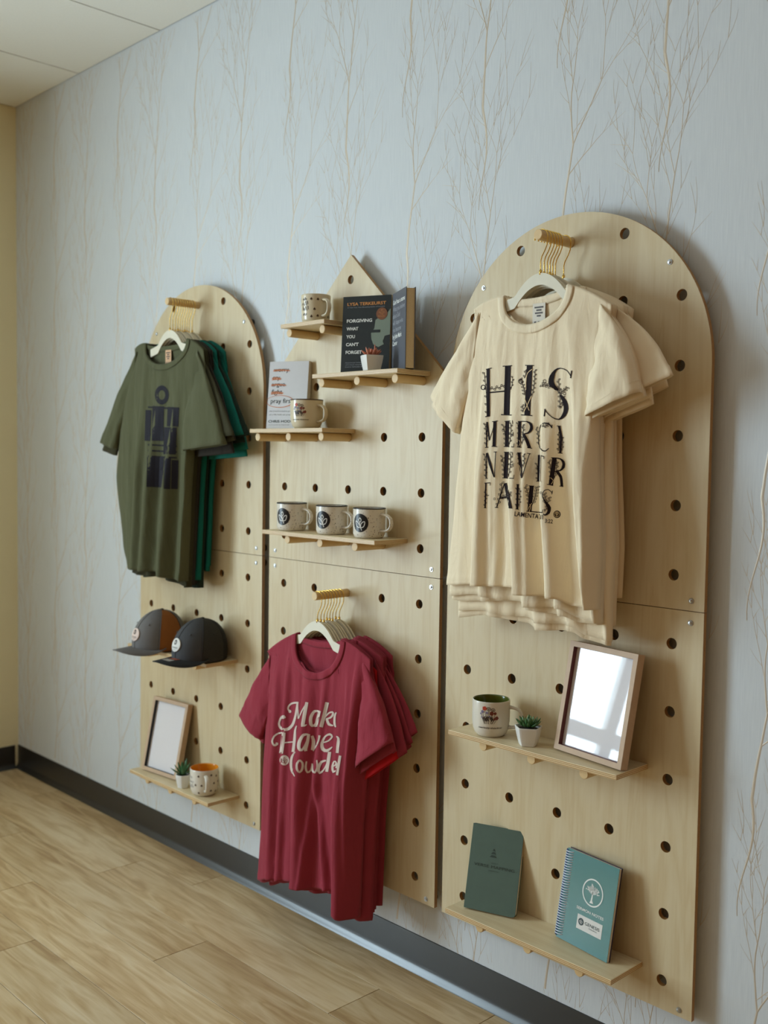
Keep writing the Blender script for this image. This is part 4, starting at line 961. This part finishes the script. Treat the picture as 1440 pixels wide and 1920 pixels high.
def leaves(t, me, rows, z0, rnd, name='leaf'):
    for (n, el, r0, sc, ph) in rows:
        for i in range(n):
            o = link(name, me, t); a = 2*PI*(i+ph)/n+rnd.uniform(-.12, .12); e = math.radians(el+rnd.uniform(-6, 6))
            o.location = (r0*math.cos(a), r0*math.sin(a), z0+0.002*rnd.random()); o.rotation_euler = (0, -e, a); k = sc*rnd.uniform(.9, 1.1); o.scale = (k, k, k)
rnd = random.Random(8)
p = bp(697, 690, -0.098)
t = pot('potted_succulent', 'square white pot of pink succulent leaves before the dark book', p.x, -0.098, Z['B'], 4, 0.026, 0.0345, 0.042, math.radians(22), 0.04, 0.62)
me = leaf_mesh('leaf', 0.026, 0.0115, 0.0075, 'pink_leaf', curl=0.25)
leaves(t, me, [(8, 22, .006, 1.0, 0), (7, 42, .004, .95, .5), (5, 62, .002, .8, .2)], 0.040, rnd)
o = link('leaf', leaf_mesh('leaf', 0.030, 0.008, 0.006, 'pink_leaf', curl=0.1), t); o.location = (0.002, 0.012, 0.045); o.rotation_euler = (0, -1.45, 0.4); o['label'] = 'tall upright leaf'
p = bp(990, 1392, -0.085)
t = pot('potted_succulent', 'faceted white pot of green rosette succulent between mug and print', p.x, -0.085, Z['p3m'], 5, 0.024, 0.035, 0.046, math.radians(-18), 0.05, 0.85)
me = leaf_mesh('leaf', 0.024, 0.011, 0.006, 'jade_leaf', curl=0.45); me2 = leaf_mesh('leaf', 0.020, 0.010, 0.006, 'jade_leaf_pale', curl=0.5)
leaves(t, me, [(12, 12, .010, 1.05, 0), (11, 30, .007, 1.0, .5), (7, 66, .002, .8, .3)], 0.046, rnd); leaves(t, me2, [(10, 46, .005, .95, .2)], 0.047, rnd)
p = bp(343, 1473, -0.095)
t = pot('potted_aloe', 'small white pot of spiky aloe beside the orange-lined mug', p.x, -0.095, Z['p1'], 6, 0.019, 0.0265, 0.046, 0.3, 0.06, 0.6)
me = leaf_mesh('leaf', 0.048, 0.012, 0.005, 'aloe_leaf', curl=0.12)
leaves(t, me, [(7, 30, .005, 1.0, 0), (5, 52, .003, 1.05, .4), (3, 72, .001, .95, .2)], 0.043, rnd)

# ================================================================== BOOKS AND NOTEBOOKS
def upright(name, label, cat, u, v, y, z, az, lean, depth):
    """thing whose local frame is: x right along the front face, y into the thing, z up; the bottom left front corner stands under pixel (u, v)"""
    p = bp(u, v, y); return thing(name, label, cat, (p.x, y, z+depth*math.sin(lean)+0.0002), (-lean, 0, math.radians(az)))
def flat(mb, body, x, z, w, h, eps=-0.0006, align='LEFT', bold=0.0):
    vs, fs = text2d(body, h/0.72, w, align, bold=bold); return mb.add([(x+a, eps, z+b) for a, b in vs], fs)
FL = lambda eps: (lambda x, y: (x, eps, -y))
def book(t, w, h, d, cover, pages, hard=True, spine_left=True):
    ov = 0.003 if hard else 0.0002; ct = 0.0022 if hard else 0.0006
    mb = MB().box(0, w, 0, ct, 0, h).box(0, w, d-ct, d, 0, h)
    mb.box(0, ct, 0, d, 0, h)
    o = mb.build('cover', cover, t); bevel(o, 0.0005, 1)
    pb = MB().box(ct, w-ov, ct, d-ct, ov, h-ov).build('page_block', pages, t)
    # gilled leaf edges
    g = MB()
    for i in range(int((d-2*ct)/0.0011)): g.box(w-ov, w-ov+0.0003, ct+0.0002+i*0.0011, ct+0.0009+i*0.0011, ov, h-ov)
    e = g.build('leaf_edges', pages, pb); e['kind'] = 'stuff'
W1, H1 = 0.148, 0.214
t = upright('book', 'black book with an author name in orange, behind the pink succulent', 'book', 638.5, 690, -0.092, Z['B'], 22, 0.06, 0.024)
book(t, W1, H1, 0.024, 'black_cover', 'page_paper', hard=False)
S1 = lambda x: x/1440*W1
sx, sz = W1/795, H1/1285
X = lambda u: (u-90)*sx
Zz = lambda v: H1-(v-330)*sz
mb = MB(); flat(mb, 'LYSA TERKEURST', X(165), Zz(472)-.002, W1*.80, 0.0085, bold=.02); mb.build('author_name', 'cover_orange_ink', t)
mb = MB(); flat(mb, '#1 New York Times Bestselling Author of Uninvited', X(168), Zz(520)-.001, W1*.77, 0.0032); mb.build('small_print', 'cover_grey_ink', t)
mb = MB()
for k, (wd, w_) in enumerate((('FORGIVING', 420), ('WHAT', 195), ('YOU', 145), ("CAN'T", 210), ('FORGET', 270))): flat(mb, wd, X(165), Zz(755+132*k)-.002+.0, w_*sx, 0.0088, bold=.03)
mb.build('title', 'cover_white_ink', t)
mb = MB()
for k, wd in enumerate(('DISCOVER HOW TO MOVE ON', 'WITH PEACE, MAKE PEACE', 'PAINFUL MEMORIES AND')): flat(mb, wd, X(165), Zz(1455+35*k), W1*.40, 0.003)
mb.build('small_print', 'cover_grey_ink', t)
pic = MB(); pic.prism([(X(790), Zz(1150)), (X(700), Zz(1195)), (X(620), Zz(1150)), (X(585), Zz(1060)), (X(575), Zz(960)), (X(625), Zz(880)), (X(640), Zz(740)), (X(700), Zz(700)), (X(820), Zz(640)), (X(880), Zz(560)), (X(884), Zz(990)), (X(800), Zz(1010)), (X(770), Zz(1100))][::-1], -0.0005, 0.0)
o = pic.build('cover_picture', 'cover_sage', t); MB().box(X(575), X(720), -0.0012, -0.0004, Zz(950), Zz(905)).build('picture_chair', 'black_cover', o)
mb = MB(); disc(mb, X(740), -Zz(640), .0168, .0168, FL(-0.0012), 28, 2); o = mb.build('award_seal', 'cover_bronze', t)
mb = MB(); [flat(mb, w_, X(740), Zz(v), wd, hh, -0.0016, 'CENTER') for w_, v, wd, hh in (('#1', 590, .006, .004), ('New York', 625, .017, .0032), ('Times', 655, .010, .0032), ('Bestseller', 690, .020, .0032))]
mb.build('seal_words', 'cover_orange_ink', o)
# its twin, tucked behind
t = upright('book', 'dark book mostly hidden behind the black book with the orange author name', 'book', 657, 690, -0.058, Z['B'], 16, 0.03, 0.018); book(t, 0.146, 0.208, 0.018, 'dark_cover', 'page_white', hard=False)
# hardback seen on its fore edge
t = upright('book', 'grey hardback book with its page edges towards the viewer, rightmost on its shelf', 'book', 734.5, 690, -0.030, Z['B'], -30, 0.0, 0.027)

book(t, 0.140, 0.214, 0.027, 'slate_cover', 'page_paper', hard=True)
mb = MB(); gb = MB()
for k, (wd, b) in enumerate((('God has a name', 1), ('What you believe', 0), ('about God', 0), ('will shape who', 0), ('you become', 0), ('by John Mark', 1), ('Comer', 1))):
    flat(mb if b else gb, wd, 0.008, 0.182-0.0185*k, {0: .122, 1: .122, 2: .075, 3: .108, 4: .088, 5: .094, 6: .05}[k], 0.0125, -0.0006, bold=.02)
mb.build('title', 'cover_white_ink', t); gb.build('subtitle', 'cover_grey_ink', t)
# white book with struck-out words
t = upright('book', 'white book with struck-out words behind the ivory flower mug', 'book', 499, 790, -0.086, Z['C'], 22, 0.10, 0.020)
W3, H3 = 0.136, 0.206
book(t, W3, H3, 0.020, 'white_cover', 'page_white', hard=False)
sx, sz = W3/720, H3/1240
X = lambda u: (u-115)*sx
Zz = lambda v: H3-(v-145)*sz
mb = MB(); stz = MB()
for wd, u, v, w_ in (('worry', 200, 335, 275), ('cry', 185, 480, 135), ('argue', 175, 605, 245), ('fight', 180, 745, 195), ('pray first', 172, 915, 405)):
    vs, fs = text2d(wd, 0.0145*1.35, w_*sx); mb.add([(X(u)+a, -0.0006, Zz(v)+b) for a, b in vs], fs)
    f = FL(-0.0011)
    if wd != 'pray first':
        for q in range(3 if wd in ('cry', 'fight') else 2):
            ribbon(stz, [(X(u-12), -(Zz(v-28+q*18)), .0016), (X(u+w_*0.4), -(Zz(v-38+q*18)), .0020), (X(u+w_+22), -(Zz(v-22+q*12)), .0012)], f, 1)
mb.build('title', 'ink_teal', t)
ring_ = [(X(340)+245*sx*math.cos(a), -(Zz(885))+110*sz*math.sin(a), .0014+.0006*math.sin(a+1)) for a in [2*PI*i/26 for i in range(27)]]
ribbon(stz, ring_, FL(-0.0011), 1); stz.build('orange_strokes', 'ink_orange', t, recalc=False)
mb = MB(); flat(mb, 'the transformative power', X(158), Zz(1075), 460*sx, .0042); flat(mb, 'of a life built on prayer', X(158), Zz(1140), 440*sx, .0042); flat(mb, 'AUTHOR & PASTOR', X(155), Zz(1325), 390*sx, .0026); mb.build('subtitle', 'ink_grey', t)
mb = MB(); flat(mb, 'CHRIS HODGES', X(150), Zz(1275), 540*sx, .0078, bold=.01); mb.build('author_name', 'ink_teal', t)

# green bound notebook
def rounded(w, h, r, n=6):
    P = []
    for cx_, cz_, a0 in ((w-r, r, -PI/2), (w-r, h-r, 0)):
        P += [(cx_+r*math.cos(a0+PI/2*k/n), cz_+r*math.sin(a0+PI/2*k/n)) for k in range(n+1)]
    return [(0, 0)]+P+[(0, h)]
t = upright('notebook', 'dark green bound notebook on the lowest right shelf', 'notebook', 870, 1704, -0.096, Z['p3b'], 19.5, 0.28, 0.016)
W4, H4 = 0.135, 0.207
for y0, y1, nm, ins, m in ((0, .0018, 'cover', 0, 'green_linen'), (.0142, .016, 'cover', 0, 'green_linen'), (.0018, .0142, 'page_block', .0012, 'page_white')):
    P = rounded(W4-ins, H4-2*ins, .009); vs, fs = fill2d([P], y1-y0)
    autosmooth(MB().add([(x, (y0+y1)/2-zz, z+ins) for x, z, zz in vs], fs).build(nm, m, t), 0.6)
bevel(MB().box(-0.0012, 0.0006, 0.0, 0.016, 0, H4).build('spine', 'green_linen', t), .0005, 1)
X = lambda u: (u-175)/(420-175)*W4
mb = MB(); flat(mb, 'HOLY', W4*.5, H4*.565, .018, .003, align='CENTER'); flat(mb, 'VERSE MAPPING', W4*.5, H4*.512, W4*.80, .0072, align='CENTER'); flat(mb, 'JOURNAL', W4*.5, H4*.475, .028, .0026, align='CENTER')
f = lambda x, y: (W4*.46+x, -0.0006, H4*.645-y)
for q, (w0, w1, y0) in enumerate(((.001, .007, -.020), (.005, .013, -.012), (.009, .019, -.004))): ribbon(mb, [(0, y0, w0), (0, y0+.0055, w1)], f, 1)
mb.build('debossed_title', 'green_deboss', t, recalc=False)
# spiral notebook
t = upright('notebook', 'teal spiral-bound notebook with a round tree emblem', 'notebook', 1042, 1757, -0.048, Z['p3b'], -8, 0.17, 0.010)
W5, H5 = 0.160, 0.212
bevel(MB().box(0.0, W5, 0.0, .0008, 0, H5).build('cover', 'teal_print', t), .0002, 1)['label'] = 'glossy teal front cover'
bevel(MB().box(0.002, W5-.001, .0009, .0082, .001, H5-.001).build('page_block', 'page_white', t), .0002, 1)
MB().box(0.0, W5+.001, .0083, .0098, 0, H5+.001).build('back_cover', 'back_card', t)
P = []; n = 34
for i in range(n*14+1):
    a = 2*PI*i/14; P.append((.0070+.0135*math.cos(a+PI*.1), .0048+.0092*math.sin(a+PI*.1), .006+(H5-.012)*i/(n*14)))
MB().tube(P, .0014, 6).build('coil', 'coil_plastic', t, smooth=True)['label'] = 'blue-grey plastic spiral'
MB().tube([(-.0005, .0048, .004), (-.0005, .0048, H5-.004)], .0060, 12).build('coil_core', 'coil_core', t, smooth=True)
f = lambda x, y: (W5*.58+x, -0.0006, H5*.635-y); mb = MB()
ribbon(mb, [(.030*math.cos(2*PI*i/40), .030*math.sin(2*PI*i/40), .0032) for i in range(41)], f, 1)
ribbon(mb, [(0, .024, .012), (-.0005, .017, .0045), (0, .006, .0034), (0, -.004, .0034)], f, 1)
rnd = random.Random(4)
for i in range(15):
    a = math.radians(-170+i*11.4); L_ = .014+.008*rnd.random()
    q = [(0, .004, .0016), (L_*.5*math.cos(a), .002+L_*.5*math.sin(a), .0011), (L_*math.cos(a+.12), L_*math.sin(a+.12), .0007)]; ribbon(mb, q, f, 1)
    for k in range(7):
        u = rnd.uniform(.4, 1.05); b = a+rnd.uniform(-.25, .25); disc(mb, L_*u*math.cos(b), L_*u*math.sin(b)*0.95, .0017, .0012, f, 7, 1, rot=b)
mb.build('tree_emblem', 'cover_white_ink', t, recalc=False)['label'] = 'white tree inside a ring'
mb = MB(); flat(mb, 'SERMON NOTES', W5*.58, H5*.405, W5*.52, .0062, align='CENTER', bold=.02); mb.build('title', 'cover_white_ink', t)
o = MB().box(W5*.36, W5*.84, -.0005, 0, H5*.20, H5*.355).build('sticker', 'white_enamel', t); o['label'] = 'white name sticker'
mb = MB(); flat(mb, 'GENESIS', W5*.515, H5*.272, W5*.28, .0075, -.0010); flat(mb, 'CHURCH', W5*.60, H5*.246, W5*.15, .0026, -.0010)
disc(mb, W5*.44, -H5*.285, .0082, .0082, FL(-.0010), 24, 1); mb.build('sticker_print', 'ink_teal', o, recalc=False)
mb = MB(); leaf_emblem(mb, W5*.44, -H5*.285, .0070, FL(-.0013), .0008); mb.build('sticker_emblem', 'white_enamel', o, recalc=False)

# ================================================================== FRAMED PRINTS
def frame(label, u, v, y, z, az, lean, w, h, inner):
    d = .022; t = upright('picture_frame', label, 'picture frame', u, v, y, z, az, lean, d); b = .0125
    for nm, P in (('frame_rail', [(0, 0), (w, 0), (w-b, b), (b, b)]), ('frame_rail', [(0, h), (b, h-b), (w-b, h-b), (w, h)]), ('frame_stile', [(0, 0), (b, b), (b, h-b), (0, h)]), ('frame_stile', [(w, 0), (w, h), (w-b, h-b), (w-b, b)])):
        vs, fs = fill2d([P], d); bevel(MB().add([(x, d/2-zz, zz2) for x, zz2, zz in vs], fs).build(nm, 'frame_oak', t), .0006, 1)
    i = MB(); e = .0006
    i.box(b, b+e, .001, .012, b, h-b).box(w-b-e, w-b, .001, .012, b, h-b).box(b, w-b, .001, .012, b, b+e).box(b, w-b, .001, .012, h-b-e, h-b)
    i.build('inner_lip', inner, t)
    MB().box(b, w-b, .0120, .0128, b, h-b).build('glazed_print', 'framed_print', t)['label'] = 'pale print under reflecting glass'
    MB().box(b*.6, w-b*.6, .0130, .0160, b*.6, h-b*.6).build('backing', 'back_card', t)
frame('large framed pale print below the cream t-shirts on the right board', 1038, 1405, -0.070, Z['p3m'], -9, 0.19, 0.207, 0.256, 'frame_walnut')
frame('framed pale print on the lowest left shelf behind the aloe', 265, 1443, -0.098, Z['p1'], 5.5, 0.21, 0.196, 0.262, 'dark_cover')

# ================================================================== CAPS
def cap(label, x, y, z, az, mats, patch, tilt=0.0, sticker=True):
    t = thing('baseball_cap', label, 'cap', (x, y, z+0.001), (tilt, 0, math.radians(az)))
    A, B, H = .097, .080, .132
    def crown(th, k, off=0.0):
        """th: angle from the front (-y), k: 0 rim .. 1 top"""
        c, s_ = math.cos(th), math.sin(th)
        front = max(0, c)
        rr = (1-k**2.7)**0.5 if k < 1 else 0.0
        rr = rr*(1+0.05*front*math.sin(PI*k)) 
        sh = 0.018*front*(k**2)*0
        zz = H*k*(1+0.03*front) 
        n = 1+off/0.085
        return (B*rr*n*s_, -A*rr*n*c*(1.0 if c > 0 else .96)+0.010*k, zz+off*k+0.004)
    def sector(a0, a1, mat, nm, par=t, off=0.0, k0=0.0, k1=1.0, n=14):
        mb = MB().grid(lambda u, v: crown(math.radians(lerp(a0, a1, u)), lerp(k0, k1, 1-(1-v)**1.4), off), n, 18)
        o = mb.build(nm, mat, par, smooth=True, recalc=False); md = o.modifiers.new('thickness', 'SOLIDIFY'); md.thickness = .0016; md.offset = 0; return o
    sector(-62, 62, mats[0], 'front_panel', n=30)
    sector(62, 118, mats[1], 'side_panel'); sector(-118, -62, mats[1], 'side_panel')
    sector(118, 160, mats[2], 'rear_panel'); sector(160, 200, mats[3], 'rear_panel'); sector(200, 242, mats[2], 'rear_panel')
    for a in (62, 118, -62, -118, 0):
        P = [crown(math.radians(a), k/16, .0012) for k in range(16)]; MB().tube(P, .0011, 6).build('seam', mats[0] if abs(a) < 70 else mats[3], t, smooth=True)
    sector(-180, 180, mats[3], 'sweatband', off=-.002, k0=0.0, k1=.16, n=48)
    MB().lathe([(.0075, 0), (.007, .003), (.004, .0052), (.0001, .006)], 16, (0, .010, H+.003)).build('button', mats[3], t, smooth=True)
    for a in (32, -32, 90, -90):
        q = Vector(crown(math.radians(a), .66, .0016)); q2 = Vector(crown(math.radians(a), .66, .003)); MB().tube([q, q2], .0032, 10).build('eyelet', mats[0] if abs(a) < 60 else mats[1], t, smooth=True)
    def brim(top):
        def fn(u, v):
            th = math.radians(lerp(-76, 76, u)); c = Vector(crown(th, .0)); q = lerp(-1, 1, u)
            L = .074*math.sqrt(max(0, 1-abs(q)**2.6)); w = Vector((c.x*1.0+q*.004*v, c.y-L*v, c.z))
            w.z += -.036*abs(q)**1.7*(0.25+.75*v)*(L/.074)-.003*v*v+.004*v+(.0022 if top else -.0022)*(1 if 0.001 < v < .999 else .3)
            w.z += .009
            return tuple(w)
        return fn
    mb = MB().grid(brim(True), 36, 12).grid(brim(False), 36, 12)
    n = 37
    eb = [12*n+i for i in range(37)]; o2 = 13*n
    mb.f += [(eb[i], eb[i+1], eb[i+1]+o2, eb[i]+o2) for i in range(36)]
    mb.build('brim', mats[4], t, smooth=True)
    ed = MB().tube([Vector(brim(True)(i/36, 1.0)) for i in range(37)], .0022, 6).build('brim_edge', mats[4], t, smooth=True)
    # round patch on the front
    pc = math.radians(-2); k0 = .40
    f = lambda e: (lambda u, v: crown(pc+u/.088, k0-v/.165, e))
    mb = MB(); disc(mb, 0, 0, .0245, .0255, f(.0038), 32, 4)
    ring0 = [f(.0038)(.0245*math.cos(2*PI*i/32), .0255*math.sin(2*PI*i/32)) for i in range(32)]; ring1 = [f(.0006)(.0245*math.cos(2*PI*i/32), .0255*math.sin(2*PI*i/32)) for i in range(32)]
    mb.add(ring0+ring1, [(i, (i+1) % 32, 32+(i+1) % 32, 32+i) for i in range(32)])
    p_ = mb.build('patch', patch, t, smooth=True); p_['label'] = 'round pale leather-look patch'
    mb = MB(); g = f(.0044); disc(mb, 0, -.010, .0075, .0095, g, 14, 2)
    words(mb, 'GENESIS', -.016, .013, .032, .0062, g); words(mb, 'CHURCH', -.009, .020, .018, .003, g)
    mb.build('patch_print', 'ink_brown', p_, recalc=False)
    mb = MB(); leaf_emblem(mb, 0, -.010, .0065, f(.0048), .001); mb.build('patch_emblem', patch, p_, recalc=False)
    if sticker:
        b = brim(True); st = MB().grid(lambda u, v: tuple(Vector(b(.46+.16*u, .35+.30*v))+Vector((0, 0, .0012))), 4, 3); st.build('size_sticker', 'sticker_silver', t, recalc=False)
        st = MB().grid(lambda u, v: tuple(Vector(b(.46+.16*u, .05+.24*v))+Vector((0, 0, .0014))), 4, 3); st.build('size_sticker', 'sticker_rust', t, recalc=False)
    return t
cap('grey baseball cap with a rust brown side panel, left on its shelf', 0.215, -0.098, Z['hat'], 0, ('cap_grey', 'cap_rust', 'cap_grey', 'cap_black', 'cap_grey'), 'patch_blush', sticker=False)
cap('black and charcoal baseball cap with mesh sides, right of the grey cap', 0.466, -0.098, Z['hat'], 2, ('cap_charcoal', 'cap_mesh', 'cap_black', 'cap_black', 'cap_black'), 'patch_white')
